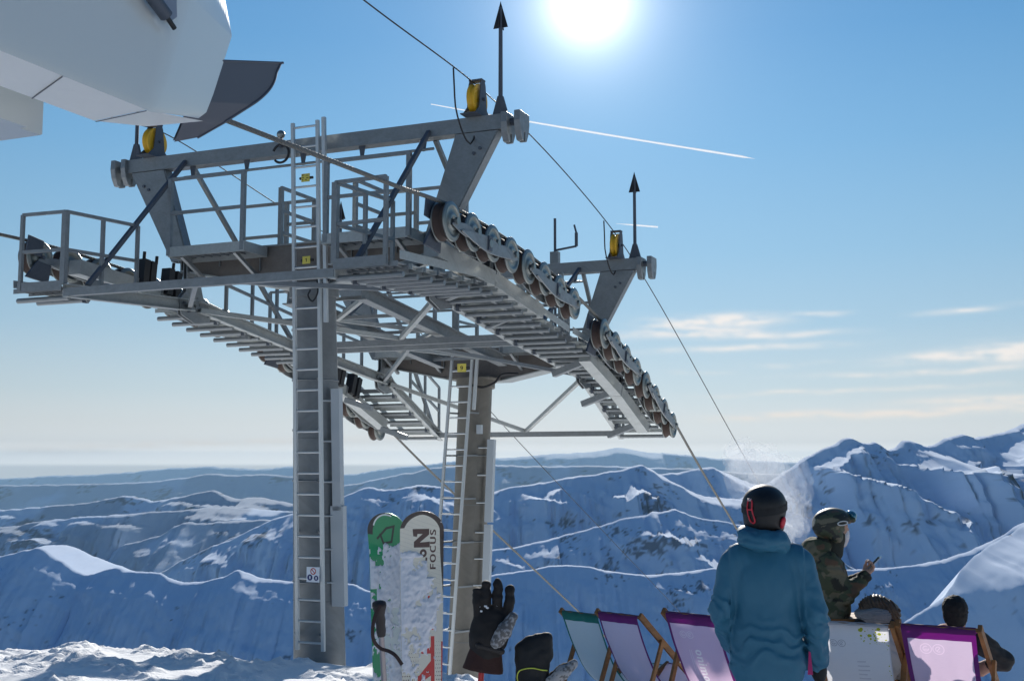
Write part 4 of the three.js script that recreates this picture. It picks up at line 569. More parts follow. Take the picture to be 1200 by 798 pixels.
// ---------------------------------------------------------------- skis, poles
function skiShape(L, tipW, waist) { // half width along the length, from the tip down
  return (s) => { const tip = .055; if (s < tip) { const q = 1 - s / tip; return tipW * Math.sqrt(Math.max(0, 1 - q * q)); } const q = (s - tip) / (L - tip); return lerp(tipW, waist, smooth(0, .5, q)) + (tipW * .85 - waist) * smooth(.55, 1, q); };
}
function ski(o) {
  const t = thing('ski', o.label, 'ski', o.pos, 0, 'skis stuck upright in the snow'); t.rotation.set(o.lean[0], o.turn, o.lean[1], 'YXZ');
  const L = 1.64, half = skiShape(L, o.tipW, o.waist), nj = 110, ni = 14, H = o.height;
  const bend = (s) => .045 * Math.pow(clamp(1 - s / .17), 2), thick = (s) => .005 + .009 * smooth(.05, .8, s);
  const sheet = (lift, uvs = true, mask) => { const P = [], U = [], I = []; for (let j = 0; j <= nj; j++) { const s = Math.pow(j / nj, 1.5) * L; for (let i = 0; i <= ni; i++) { const q = i / ni * 2 - 1, x = q * half(s); P.push(x, H - s, bend(s) + lift(s, x, q)); U.push(.5 + x / .13, 1 - s / .62); } } for (let j = 0; j < nj; j++) for (let i = 0; i < ni; i++) { const a = j * (ni + 1) + i, b = a + ni + 1; I.push(a, b, a + 1, a + 1, b, b + 1); } const g = new THREE.BufferGeometry(); g.setAttribute('position', new THREE.Float32BufferAttribute(P, 3)); g.setAttribute('uv', new THREE.Float32BufferAttribute(U, 2)); g.setIndex(I); g.computeVertexNormals(); return g; };
  const art = canvasTex(512, 2048, o.draw); art.wrapS = art.wrapT = THREE.ClampToEdgeWrapping;
  mesh('top_sheet', sheet((s) => thick(s) / 2), new THREE.MeshPhysicalMaterial({ map: art, roughness: .3, clearcoat: .5 }), t);
  mesh('base', sheet((s) => -thick(s) / 2), black, t);
  const P = [], I = []; let n = 0; for (const sd of [-1, 1]) { for (let j = 0; j <= nj; j++) { const s = Math.pow(j / nj, 1.5) * L, x = sd * half(s); P.push(x, H - s, bend(s) + thick(s) / 2, x, H - s, bend(s) - thick(s) / 2); if (j) I.push(n + 2 * j - 2, n + 2 * j - 1, n + 2 * j, n + 2 * j, n + 2 * j - 1, n + 2 * j + 1); } n += 2 * (nj + 1); }
  const eg = new THREE.BufferGeometry(); eg.setAttribute('position', new THREE.Float32BufferAttribute(P, 3)); eg.setIndex(I); eg.computeVertexNormals(); mesh('edge', eg, new THREE.MeshStandardMaterial({ color: o.edge, roughness: .4, metalness: .4 }), t);
  // snow caked on the top sheet
  const mk = (s, x) => { const f = fbm(x * 26 + o.seed, s * 13, o.seed, 4) + .35 * fbm(x * 90, s * 70, o.seed, 3); return o.snow(s, x) * .8 - .02 + f * 1.6; };
  const nj2 = 260, ni2 = 44, SP = [], SI = []; for (let j = 0; j <= nj2; j++) { const s = .03 + j / nj2 * .75; for (let i = 0; i <= ni2; i++) { const q = i / ni2 * 2 - 1, x = q * half(s) * .985, k = mk(s, x), h = k > 0 ? .0016 + .008 * smooth(0, .7, k) * (.75 + .6 * fbm(x * 70, s * 70, 3, 3)) : -.004; SP.push(x, H - s, bend(s) + thick(s) / 2 + h * (1 - Math.pow(Math.abs(q), 8))); } }
  for (let j = 0; j < nj2; j++) for (let i = 0; i < ni2; i++) { const a = j * (ni2 + 1) + i, b = a + ni2 + 1; SI.push(a, b, a + 1, a + 1, b, b + 1); }
  const sg = new THREE.BufferGeometry(); sg.setAttribute('position', new THREE.Float32BufferAttribute(SP, 3)); sg.setIndex(SI); sg.computeVertexNormals(); mesh('caked_snow', sg, new THREE.MeshStandardMaterial({ color: rgb(.74, .75, .79), roughness: .9 }), t);
  return t;
}
const skiBase = (px, py, depth) => { const p = at(px, py, depth); return p; };
{
  const p = at(495, 597, 3.36); const gy = groundY(p.x, p.z);
  ski({ label: 'white ski with a dark tip and brown and red lettering', pos: [p.x + .016, gy, p.z], height: p.y - gy, lean: [.02, .012], turn: .12, tipW: .0605, waist: .050, edge: rgb(.10, .06, .05), seed: 3,
    snow: (s, x) => s < .13 ? -.9 + 2.6 * smooth(.10, .13, s) * smooth(.03, -.02, x) : table([[.13, .05], [.16, .55], [.30, .62], [.36, .30], [.43, -.02], [.5, -.3], [.62, -.8]], s) - (x > .040 ? .9 : 0) - (x > .016 && s < .185 ? 1.1 : 0) - (x > .022 && s > .34 ? .35 : 0),
    draw: (x, W, H) => { const Y = (s) => s / .62 * H, X = (m) => W * (.5 + m / .13); x.fillStyle = '#d6d2c2'; x.fillRect(0, 0, W, H);
      x.strokeStyle = 'rgba(150,150,140,.35)'; x.lineWidth = 3; for (let i = 0; i < 14; i++) { x.beginPath(); x.moveTo(X(-.06), Y(.01 + i * .012)); x.lineTo(X(.06), Y(.05 + i * .012)); x.stroke(); }
      const half = skiShape(1.64, .0605, .050); x.fillStyle = '#2c2019'; x.beginPath(); for (let s = 0; s <= .05; s += .002) x.lineTo(X(-half(s) - .003), Y(s)); for (let s = .044; s >= .006; s -= .002) x.lineTo(X(-half(s - .006) + .009), Y(s + .003)); x.lineTo(X(0), Y(.0105)); for (let s = .006; s <= .05; s += .002) x.lineTo(X(half(s - .006) - .010), Y(s + .003)); x.lineTo(X(.051), Y(.12)); x.lineTo(X(.0595), Y(.25)); x.lineTo(X(.07), Y(.25)); for (let s = .05; s >= 0; s -= .002) x.lineTo(X(half(s) + .003), Y(s)); x.fill();
      // the big letter and the name along the ski
      x.fillStyle = '#3f221d'; const box = (a, b, c, d) => x.fillRect(X(a), Y(b), X(c) - X(a), Y(d) - Y(b)); x.beginPath(); for (const [m, s] of [[-.026, .050], [.020, .050], [.020, .066], [-.006, .088], [.022, .086], [.022, .102], [-.022, .102], [-.022, .086], [.002, .064], [-.012, .064], [-.014, .072], [-.024, .070]]) x.lineTo(X(m), Y(s)); x.fill(); x.beginPath(); x.arc(X(.004), Y(.118), 38, 0, 7); x.fill(); x.fillStyle = '#d9d9d0'; x.beginPath(); x.arc(X(.004), Y(.118), 14, 0, 7); x.fill();
      x.save(); x.translate(X(.0385), Y(.166)); x.rotate(-Math.PI / 2); x.scale(1.36, 1.0); x.fillStyle = '#46261f'; x.font = 'bold 88px sans-serif'; x.fillText('FOCUS', 0, 0); x.restore(); x.fillStyle = '#46261f'; box(.010, .13, .015, .172);
      x.fillStyle = '#c01414'; for (const [a, b, c, d] of [[.012, .235, .022, .243], [.016, .25, .028, .262], [.026, .30, .031, .328], [.024, .345, .034, .50], [-.002, .375, .034, .392]]) box(a, b, c, d); x.beginPath(); x.moveTo(X(.034), Y(.40)); x.lineTo(X(-.012), Y(.455)); x.lineTo(X(-.012), Y(.475)); x.lineTo(X(.034), Y(.445)); x.fill(); x.beginPath(); x.moveTo(X(-.012), Y(.45)); x.lineTo(X(.034), Y(.485)); x.lineTo(X(.034), Y(.505)); x.lineTo(X(-.012), Y(.475)); x.fill(); box(-.012, .52, .034, .54); box(-.012, .555, .034, .575);
      x.fillStyle = '#4d342b'; for (let j = 0; j < 26; j++) for (let i = 0; i < 20; i++) { const s = .36 + j * .0102, m = -.056 + i * .006 + (j % 2) * .003, r = 2.2 + 7.5 * clamp((s - .36) / .2) * clamp((Math.abs(m - .01) - .004) / .035); if (Math.abs(m - .012) < .022) continue; x.beginPath(); x.arc(X(m), Y(s), r, 0, 7); x.fill(); } x.fillStyle = '#b01818'; box(.0525, .36, .07, .62); } });
  const q = at(452, 600, 3.47), gq = groundY(q.x, q.z);
  ski({ label: 'green and white ski caked with snow behind the white one', pos: [q.x + .052, gq, q.z], height: q.y - gq, lean: [.0, .028], turn: -.1, tipW: .056, waist: .046, edge: rgb(.03, .25, .12), seed: 9,
    snow: (s, x) => table([[0, -1], [.07, -.9], [.11, .15], [.17, .7], [.30, .6], [.35, .15], [.42, .25], [.6, .1]], s) - (x < -.036 ? (s > .22 && s < .31 ? .8 : .12) : 0),
    draw: (x, W, H) => { const Y = (s) => s / .62 * H, X = (m) => W * (.5 + m / .13); x.fillStyle = '#12935a'; x.fillRect(0, 0, W, H); const half = skiShape(1.64, .056, .046); x.fillStyle = '#101312'; x.beginPath(); for (let s = 0; s <= .062; s += .002) x.lineTo(X(-half(s) - .004), Y(s)); for (let s = .062; s >= .004; s -= .002) x.lineTo(X(-half(s - .004) + .015), Y(s)); x.lineTo(X(.015), Y(.012)); x.lineTo(X(.03), Y(.0)); x.fill(); x.strokeStyle = '#dfe6e0'; x.lineWidth = 16; x.beginPath(); x.arc(X(0), Y(.052), W * .30, 3.5, 5.2); x.stroke();
      x.strokeStyle = '#0c2c1b'; x.lineWidth = 22; x.beginPath(); x.moveTo(X(-.03), Y(.075)); x.lineTo(X(.0), Y(.045)); x.lineTo(X(.022), Y(.040)); x.lineTo(X(.012), Y(.085)); x.lineTo(X(-.012), Y(.088)); x.lineTo(X(-.02), Y(.06)); x.stroke(); x.fillStyle = '#d5dcd6'; x.beginPath(); x.moveTo(X(-.02), Y(.2)); x.lineTo(X(.06), Y(.12)); x.lineTo(X(.06), Y(.62)); x.lineTo(X(-.01), Y(.62)); x.lineTo(X(-.03), Y(.4)); x.fill(); x.fillStyle = '#12935a'; for (const [a, b, r] of [[-.012, .30, 50], [.0, .255, 34], [.008, .33, 22], [-.03, .28, 60]]) { x.beginPath(); x.arc(X(a), Y(b), r, 0, 7); x.fill(); } } });
}
// a ski pole: shaft, moulded grip, strap
function skiPole(o) {
  const t = thing('ski_pole', o.label, 'ski pole', o.foot.toArray(), 0); const H = o.top.clone().sub(o.foot), at2 = (k) => H.clone().multiplyScalar(k), L = H.length(), d = H.clone().normalize();
  mesh('shaft', rod(V3(0, -.2, 0), at2(1 - .09 / L), .007, 14, .0075), o.shaft, t);
  const bk = at2(.06); mesh('basket', new THREE.TorusGeometry(.035, .006, 8, 24).rotateX(Math.PI / 2).translate(bk.x, bk.y, bk.z), black, t);
  const g = new THREE.LatheGeometry([[.0, 0], [.012, 0], [.0145, .02], [.0135, .045], [.0155, .065], [.0138, .085], [.017, .105], [.021, .125], [.02, .136], [.010, .142], [0, .143]].map(([x, y]) => new THREE.Vector2(x * .78, y * .72 + .04)), 22); g.scale(1.15, 1, .95); g.applyQuaternion(new THREE.Quaternion().setFromUnitVectors(V3(0, 1, 0), d)); const gp = at2(1 - .14 / L); g.translate(gp.x, gp.y, gp.z); mesh('grip', g, o.gripMat, t);
  if (o.strap) { const c = new THREE.CatmullRomCurve3(o.strap.map((p) => p.clone().sub(o.foot)), false), n = 80, fr = c.computeFrenetFrames(n), P = [], I = []; for (let i = 0; i <= n; i++) { const p = c.getPoint(i / n), tw = V3(.25, .1, 1).normalize(), tang = c.getTangent(i / n), b = new THREE.Vector3().crossVectors(tang, tw).normalize(), nn = new THREE.Vector3().crossVectors(b, tang).multiplyScalar(.0016); for (const [k, m] of [[-1, -1], [1, -1], [1, 1], [-1, 1]]) { const q = p.clone().addScaledVector(b, k * .0045).addScaledVector(nn, m); P.push(q.x, q.y, q.z); } if (i) for (let k = 0; k < 4; k++) { const a = (i - 1) * 4 + k, e = (i - 1) * 4 + (k + 1) % 4; I.push(a, e, a + 4, e, e + 4, a + 4); } } const sg = new THREE.BufferGeometry(); sg.setAttribute('position', new THREE.Float32BufferAttribute(P, 3)); sg.setIndex(I); sg.computeVertexNormals(); mesh('strap', sg, new THREE.MeshStandardMaterial({ color: rgb(.05, .03, .028), roughness: .85 }), t); }
  return t;
}
const gripBlack = new THREE.MeshStandardMaterial({ color: rgb(.03, .024, .022), roughness: .6 });
{
  const top = at(444, 706, 3.1), f = at(452, 820, 3.2), d = f.clone().sub(top).normalize(), foot = top.clone().addScaledVector(d, 1.2); const k = (groundY(foot.x, foot.z) - top.y) / d.y, ft = top.clone().addScaledVector(d, Math.max(1, k));
  skiPole({ label: 'ski pole with a black grip and dangling wrist strap before the skis', top, foot: ft, shaft: new THREE.MeshStandardMaterial({ color: rgb(.33, .30, .30), roughness: .35, metalness: .7 }), gripMat: gripBlack, strap: [at(446, 709, 3.08), at(440, 720, 3.07), at(436.5, 737, 3.06), at(438, 751, 3.06), at(446, 760, 3.07), at(455, 763, 3.06), at(463, 768, 3.05), at(471, 779, 3.05)] });
  for (const [px, py, lab, c] of [[569, 722, 'red ski pole under the upright brown glove', rgb(.42, .02, .02)], [624, 775, 'dark ski pole under the black mitten', rgb(.06, .06, .07)]]) { const tp = at(px, py, 2.93), fd = at(px - 8, py + 100, 2.98), dd = fd.clone().sub(tp).normalize(), kk = (groundY(tp.x, tp.z) - tp.y) / dd.y; skiPole({ label: lab, top: tp, foot: tp.clone().addScaledVector(dd, kk), shaft: new THREE.MeshStandardMaterial({ color: c, roughness: .35 }), gripMat: gripBlack }); }
}

// ---------------------------------------------------------------- trails of aircraft, high in the sky
{
  const vap = new THREE.MeshPhysicalMaterial({ color: rgb(1, 1, 1), roughness: 1, transmission: .7, thickness: 0, transparent: true, opacity: .62 });
  const trail = (label, pts, r) => { const c = new THREE.CatmullRomCurve3(pts), n = 60, g = new THREE.TubeGeometry(c, n, 1, 10), p = g.attributes.position; for (let i = 0; i < p.count; i++) { const k = Math.floor(i / 11) / n, q = c.getPointAt(clamp(k)), v = V3(p.getX(i), p.getY(i), p.getZ(i)).sub(q), rr = r(k) * (1 + .25 * noise(k * 18, 3)); p.setXYZ(i, q.x + v.x * rr, q.y + v.y * rr * .8, q.z + v.z * rr); } g.computeVertexNormals(); const m = mesh('contrail_cloud', g, vap); tag(m, label, 'contrail'); };
  trail('long white aircraft trail between the two lift spikes and the sun', [at(505, 122, 14600), at(560, 132, 14400), at(700, 156, 13800), at(885, 186, 13000)], (k) => lerp(7, 15, smooth(0, .5, k)) * smooth(1.0, .96, k) + 1);
  trail('short white aircraft trail beside the lower spike', [at(722, 262, 15000), at(771, 266, 14800)], (k) => 12 * smooth(0, .5, k) + 2);
}
// ---------------------------------------------------------------- bodies: distance fields meshed into one skin
const smin = (a, b, k) => { const h = Math.max(k - Math.abs(a - b), 0) / k; return Math.min(a, b) - h * h * k * .25; };
// tapered capsule from a to b
function cone(a, b, r1, r2 = r1) {
  const A = V3(...a), B = V3(...b), d = B.clone().sub(A), L2 = Math.max(d.lengthSq(), 1e-9);
  const R = Math.max(r1, r2), box = new THREE.Box3().setFromPoints([A, B]).expandByScalar(R);
  return { box, f(x, y, z) { const t = clamp(((x - A.x) * d.x + (y - A.y) * d.y + (z - A.z) * d.z) / L2); return Math.hypot(x - A.x - d.x * t, y - A.y - d.y * t, z - A.z - d.z * t) - lerp(r1, r2, t); } };
}
function egg(c, r, rot) { // ellipsoid; rot: Euler angles
  const q = rot ? new THREE.Quaternion().setFromEuler(new THREE.Euler(...rot)).invert() : null, R = Math.max(...r), v = new THREE.Vector3();
  return { box: new THREE.Box3(V3(c[0] - R, c[1] - R, c[2] - R), V3(c[0] + R, c[1] + R, c[2] + R)), f(x, y, z) { v.set(x - c[0], y - c[1], z - c[2]); if (q) v.applyQuaternion(q); const k0 = Math.hypot(v.x / r[0], v.y / r[1], v.z / r[2]), k1 = Math.hypot(v.x / r[0] ** 2, v.y / r[1] ** 2, v.z / r[2] ** 2); return k1 < 1e-9 ? -Math.min(...r) : k0 * (k0 - 1) / k1; } };
}
// mesh a list of solids joined smoothly (surface nets); cut(x, y, z) > 0 removes
function skin(solids, cell, k = .04, { cut, warp, paint, pad = .03 } = {}) {
  const bb = new THREE.Box3(); solids.forEach((s) => bb.union(s.box)); bb.expandByScalar(pad + cell * 2);
  const n = bb.getSize(V3(0, 0, 0)).divideScalar(cell).ceil().addScalar(1), nx = n.x, ny = n.y, nz = n.z, o = bb.min;
  const far = solids.map((s) => s.box.clone().expandByScalar(k + cell * 3)), F = new Float32Array(nx * ny * nz), p = V3(0, 0, 0);
  const field = (x, y, z) => { p.set(x, y, z); let d = 9; for (let s = 0; s < solids.length; s++) if (far[s].containsPoint(p)) { const e = solids[s].f(x, y, z); d = d > 8 ? e : smin(d, e, solids[s].k ?? k); } return d; };
  const BS = 5; F.fill(9);
  for (let bz = 0; bz < nz; bz += BS) for (let by = 0; by < ny; by += BS) for (let bx = 0; bx < nx; bx += BS) {
    const c = cell * BS / 2, d0 = field(o.x + bx * cell + c, o.y + by * cell + c, o.z + bz * cell + c), skip = d0 > 8 ? !far.some((f) => f.intersectsBox(new THREE.Box3(V3(o.x + bx * cell, o.y + by * cell, o.z + bz * cell), V3(o.x + (bx + BS) * cell, o.y + (by + BS) * cell, o.z + (bz + BS) * cell)))) : (d0 > 0 || !cut) && Math.abs(d0) > cell * BS * 1.0 + .03;
    for (let z = bz; z < Math.min(bz + BS, nz); z++) for (let j = by; j < Math.min(by + BS, ny); j++) for (let i = bx; i < Math.min(bx + BS, nx); i++) {
      const q = i + nx * (j + ny * z); if (skip) { F[q] = d0 > 0 ? 9 : -9; continue; }
      const X = o.x + i * cell, Y = o.y + j * cell, Z = o.z + z * cell; let d = field(X, Y, Z); if (warp && Math.abs(d) < .032) d += warp(X, Y, Z); if (cut && d < .1) d = Math.max(d, cut(X, Y, Z)); F[q] = d;
    }
  }
  const id = new Int32Array(nx * ny * nz).fill(-1), P = [], I = [], ix = (i, j, q) => i + nx * (j + ny * q);
  for (let z = 0; z < nz - 1; z++) for (let y = 0; y < ny - 1; y++) for (let x = 0; x < nx - 1; x++) {
    let cx = 0, cy = 0, cz = 0, c = 0, m = 0; const v = []; for (let b = 0; b < 8; b++) { v[b] = F[ix(x + (b & 1), y + (b >> 1 & 1), z + (b >> 2))]; if (v[b] < 0) m |= 1 << b; } if (m === 0 || m === 255) continue;
    for (let b = 0; b < 8; b++) for (const e of [1, 2, 4]) if (!(b & e)) { const a = v[b], d = v[b | e]; if ((a < 0) !== (d < 0)) { const t = a / (a - d); cx += (b & 1) + (e === 1 ? t : 0); cy += (b >> 1 & 1) + (e === 2 ? t : 0); cz += (b >> 2) + (e === 4 ? t : 0); c++; } }
    id[ix(x, y, z)] = P.length / 3; P.push(o.x + (x + cx / c) * cell, o.y + (y + cy / c) * cell, o.z + (z + cz / c) * cell);
  }
  const quad = (a, b, c, d, flip) => { if (a < 0 || b < 0 || c < 0 || d < 0) return; flip ? I.push(a, c, b, a, d, c) : I.push(a, b, c, a, c, d); };
  for (let z = 1; z < nz - 1; z++) for (let y = 1; y < ny - 1; y++) for (let x = 1; x < nx - 1; x++) {
    const s = F[ix(x, y, z)] < 0;
    if (s !== F[ix(x + 1, y, z)] < 0) quad(id[ix(x, y - 1, z - 1)], id[ix(x, y, z - 1)], id[ix(x, y, z)], id[ix(x, y - 1, z)], !s);
    if (s !== F[ix(x, y + 1, z)] < 0) quad(id[ix(x - 1, y, z - 1)], id[ix(x - 1, y, z)], id[ix(x, y, z)], id[ix(x, y, z - 1)], !s);
    if (s !== F[ix(x, y, z + 1)] < 0) quad(id[ix(x - 1, y - 1, z)], id[ix(x, y - 1, z)], id[ix(x, y, z)], id[ix(x - 1, y, z)], !s);
  }
  const g = new THREE.BufferGeometry(); g.setAttribute('position', new THREE.Float32BufferAttribute(P, 3)); g.setIndex(I); g.computeVertexNormals();
  const cnt = P.length / 3, U = new Float32Array(cnt * 2); for (let i = 0; i < cnt; i++) { U[2 * i] = P[3 * i] + P[3 * i + 2] * .7; U[2 * i + 1] = P[3 * i + 1]; } g.setAttribute('uv', new THREE.BufferAttribute(U, 2));
  if (paint) { const C = new Float32Array(cnt * 3); for (let i = 0; i < cnt; i++) C.set(paint(P[3 * i], P[3 * i + 1], P[3 * i + 2]), 3 * i); g.setAttribute('color', new THREE.BufferAttribute(C, 3)); }
  return g;
}
const clothBump = noiseTex(128, (x, y) => .5 + .3 * tileN(x, y, 50, 2, 3), false);
const cloth = (c, rough = .85, o = {}) => new THREE.MeshPhysicalMaterial({ color: c, roughness: rough, sheen: .3, sheenRoughness: .6, bumpMap: clothBump, bumpScale: .002, ...o });
const painted = (rough = .8) => new THREE.MeshStandardMaterial({ vertexColors: true, roughness: rough, bumpMap: clothBump, bumpScale: .002 });
const SKIN_C = [.50, .30, .22];
const mirror = (list) => list;
// five fingers on a palm; frame: o wrist, f toward the fingers, s toward the thumb, n out of the back of the hand
function handBones(o, f, s, curl = .5, size = 1, grip) {
  const O = V3(...o), Fv = V3(...f).normalize(), S = V3(...s).normalize(), N = new THREE.Vector3().crossVectors(S, Fv).normalize(), out = [], pt = (a, b, c) => O.clone().addScaledVector(Fv, a * size).addScaledVector(S, b * size).addScaledVector(N, c * size).toArray();
  out.push(cone(pt(.0, 0, 0), pt(.035, .0, 0), .026 * size, .028 * size)); for (const b of [-.028, -.009, .01, .028]) out.push(cone(pt(.02, b * .7, 0), pt(.085, b, 0), .015 * size, .012 * size));
  const len = [.062, .078, .083, .074]; [-.03, -.0105, .0105, .03].forEach((b, i) => { let p = pt(.088, b, 0), a = 0, q = [.088, b, 0]; for (const [k, r1, r2] of [[.45, .0100, .0092], [.32, .0092, .0085], [.23, .0085, .0075]]) { a += curl * (.9 + .12 * i); const l = len[i] * k; const nq = [q[0] + l * Math.cos(a), q[1] + .03 * l * (i - 1.5), q[2] - l * Math.sin(a)]; out.push(Object.assign(cone(pt(...q), pt(...nq), r1 * size, r2 * size), { k: .006 })); q = nq; } });
  out.push(Object.assign(cone(pt(.02, .025, -.004), pt(.055, .048, -.012), .0135 * size, .0115 * size), { k: .012 }), Object.assign(cone(pt(.055, .048, -.012), pt(.088, .05, -.03), .011 * size, .009 * size), { k: .006 }));
  return out;
}
// a head: skull, jaw, nose, brow, ears, lips; looks along -z, centre at the ears
function headSolids(c, yaw = 0, tilt = 0, roll = 0, s = 1) {
  const q = new THREE.Quaternion().setFromEuler(new THREE.Euler(tilt, yaw, roll, 'YXZ')), T = (x, y, z) => V3(x * s, y * s, z * s).applyQuaternion(q).add(V3(...c)).toArray(), E = (x, y, z, r, k) => Object.assign(egg(T(x, y, z), r.map((v) => v * s), null), { k });
  const ell = (x, y, z, r) => { const e = egg(T(x, y, z), r.map((v) => v * s)); const qi = q.clone().invert(), C = V3(...T(x, y, z)), rr = r.map((v) => v * s), v = V3(0, 0, 0); e.f = (px, py, pz) => { v.set(px - C.x, py - C.y, pz - C.z).applyQuaternion(qi); const k0 = Math.hypot(v.x / rr[0], v.y / rr[1], v.z / rr[2]), k1 = Math.hypot(v.x / rr[0] ** 2, v.y / rr[1] ** 2, v.z / rr[2] ** 2); return k0 * (k0 - 1) / Math.max(k1, 1e-9); }; return e; };
  const list = [ell(0, .045, .005, [.075, .085, .095]), ell(0, -.035, -.03, [.058, .07, .065]), Object.assign(ell(0, -.02, -.10, [.012, .022, .016]), { k: .015 }), Object.assign(ell(0, -.005, -.098, [.009, .03, .010]), { k: .012 }), Object.assign(ell(0, .022, -.086, [.05, .010, .012]), { k: .02 }), Object.assign(ell(0, -.060, -.090, [.024, .008, .010]), { k: .01 }), Object.assign(ell(0, -.092, -.075, [.022, .016, .018]), { k: .025 })];
  for (const d of [-1, 1]) list.push(Object.assign(ell(d * .077, -.008, .012, [.010, .032, .020]), { k: .008 }), Object.assign(ell(d * .031, -.002, -.084, [.012, .008, .008]), { k: .006 }));
  return { list, T, q };
}
// ---------------------------------------------------------------- the person in the blue jacket, standing with the back to us
{
  const p = at(897, 600, 6.85), feet = p.y - 1.70;
  const t = thing('person', 'standing person in a blue jacket and black helmet, seen from behind', 'person', [p.x, feet, p.z], -8 * rad, 'people on the summit'); t.scale.set(.89, 1, .95);
  const jacketB = cloth(rgb(.030, .150, .235), .6), H = headSolids([0, 1.68, -.02], -.30, .02, 0), B = [];
  const bones = [cone([-.10, .95, 0], [-.12, .52, -.01], .10, .075), cone([-.12, .52, -.01], [-.14, .09, .03], .07, .05), cone([-.14, .07, .04], [-.16, .05, -.14], .055, .045), cone([.10, .95, 0], [.12, .52, -.01], .10, .075), cone([.12, .52, -.01], [.14, .09, .03], .07, .05), cone([.14, .07, .04], [.16, .05, -.14], .055, .045), egg([0, 1.0, 0], [.16, .16, .11]), egg([0, 1.25, 0], [.17, .22, .11]), cone([0, 1.4, 0], [0, 1.6, -.01], .06, .058), ...H.list];
  bones.push(cone([.20, 1.41, 0], [.30, 1.13, .03], .05, .042), cone([.30, 1.13, .03], [.315, .88, -.06], .042, .032), cone([-.20, 1.41, 0], [-.29, 1.13, .04], .05, .042), cone([-.29, 1.13, .04], [-.20, .95, -.14], .042, .032));
  bones.push(...handBones([.317, .86, -.065], [.05, -1, -.12], [-.3, -.1, -1], .35), ...handBones([-.19, .94, -.15], [.75, -.5, -.3], [.2, .7, -.6], .4));
  const near = (y) => y;
  mesh('body', skin(bones, .014, .035, { paint: (x, y, z) => y > 1.5 ? (z < -.06 && y > 1.6 ? SKIN_C : [.012, .012, .013]) : y < .11 ? [.02, .02, .022] : y < .99 && Math.abs(x) < .245 && z > -.12 ? [.03, .033, .04] : [.014, .014, .015] }), painted(), t);
  // jacket: trunk, sleeves, bunched hood; wrinkles are part of the shape
  const J = [egg([0, 1.27, .0], [.225, .28, .155]), egg([0, 1.03, .0], [.218, .30, .158]), egg([0, .86, -.005], [.236, .22, .168]), cone([-.155, 1.435, .01], [.155, 1.435, .01], .082, .082),
    cone([-.215, 1.41, .005], [-.292, 1.15, .04], .088, .074), cone([-.292, 1.15, .04], [-.222, .955, -.115], .074, .060), cone([.215, 1.41, .005], [.288, 1.14, .035], .092, .080), cone([.288, 1.14, .035], [.305, .875, -.055], .080, .066), Object.assign(cone([.303, .895, -.05], [.305, .868, -.058], .070, .070), { k: .01 })];
  const crease = (x, y, z) => { const arm = Math.abs(x) > .235, w = fbm(x * 5, y * 5, z * 5, 2); let d = .020 * fbm(x * 6 + 3, y * 3.4, z * 6, 3);
    if (!arm) { d += -.014 * Math.pow(Math.abs(Math.sin(y * 34 + 5 * w + x * 3)), 3) * smooth(.78, .9, y) * smooth(1.16, 1.0, y); d -= .011 * ridged(x * 7 + y * 2, y * 1.3, .4, 2) * smooth(1.0, 1.3, y); }
    else d -= .016 * Math.pow(Math.abs(Math.sin((y + x * .7) * 30 + 7 * w)), 3) * smooth(1.34, 1.1, y) - .008 * ridged(x * 9, y * 9, z * 9, 2);
    return d; };
  mesh('jacket', skin(J, .0085, .03, { warp: crease, cut: (x, y, z) => Math.max(Math.abs(x) < .25 ? .735 - y : -1, -.5) }), jacketB, t);
  // seams of the yoke and the sleeves
  const hoodG = skin([egg([-.015, 1.545, .065], [.168, .072, .125], [.1, 0, -.06]), egg([-.03, 1.585, .03], [.155, .045, .125], [.16, 0, -.05]), cone([-.13, 1.52, .03], [.1, 1.5, .06], .045, .045)], .008, .03, { warp: (x, y, z) => .012 * fbm(x * 9, y * 14, z * 9, 3) + .008 * Math.pow(Math.abs(Math.sin(y * 40 + x * 9 + 4 * fbm(x * 6, y * 6, z * 6, 2))), 4), cut: (x, y, z) => (y > 1.55 ? .105 - Math.hypot((x + .0) * 1.0, (z - .0) * .92) : -1) });
  mesh('hood', hoodG, jacketB, t);
  mesh('cuff_glove', skin([cone([.317, .885, -.058], [.322, .80, -.075], .045, .05), ...handBones([.32, .82, -.075], [.05, -1, -.12], [-.3, -.1, -1], .3, 1.25)], .006, .02), cloth(rgb(.012, .012, .014), .7), t);
  mesh('pocket_lining', plate([[-.016, 0], [.016, 0], [.006, .12], [-.006, .13]], V3(.255, .80, .04), V3(1, 0, .2).normalize(), V3(0, 1, 0), .006), cloth(rgb(.52, .03, .16), .7), t);
  // helmet with ear covers, vents, goggle strap, red clip and red patch
  const hc = H.T(0, .055, .01), hq = H.q, Hh = (x, y, z) => V3(x, y, z).applyQuaternion(hq).add(V3(...H.T(0, 0, 0))).toArray(), e3 = new THREE.Euler().setFromQuaternion(hq), rot = [e3.x, e3.y, e3.z];
  const helmet = skin([egg(hc, [.142, .122, .154], rot), egg(Hh(0, .0, .03), [.132, .125, .125], rot), egg(Hh(-.085, -.045, .02), [.042, .07, .06], rot), egg(Hh(.085, -.045, .02), [.042, .07, .06], rot)], .0065, .02, { cut: (() => { const qi = hq.clone().invert(), c0 = V3(...H.T(0, 0, 0)), v = V3(0, 0, 0); return (x, y, z) => { v.set(x, y, z).sub(c0).applyQuaternion(qi); return Math.max(-.115 - v.y, v.y < .04 && v.z < -.06 ? .1 - 0 * v.x : -1) - (v.y < .04 && v.z < -.06 ? .05 : 0); }; })() });
  mesh('helmet', helmet, new THREE.MeshStandardMaterial({ color: rgb(.006, .0055, .006), roughness: .5 }), t);
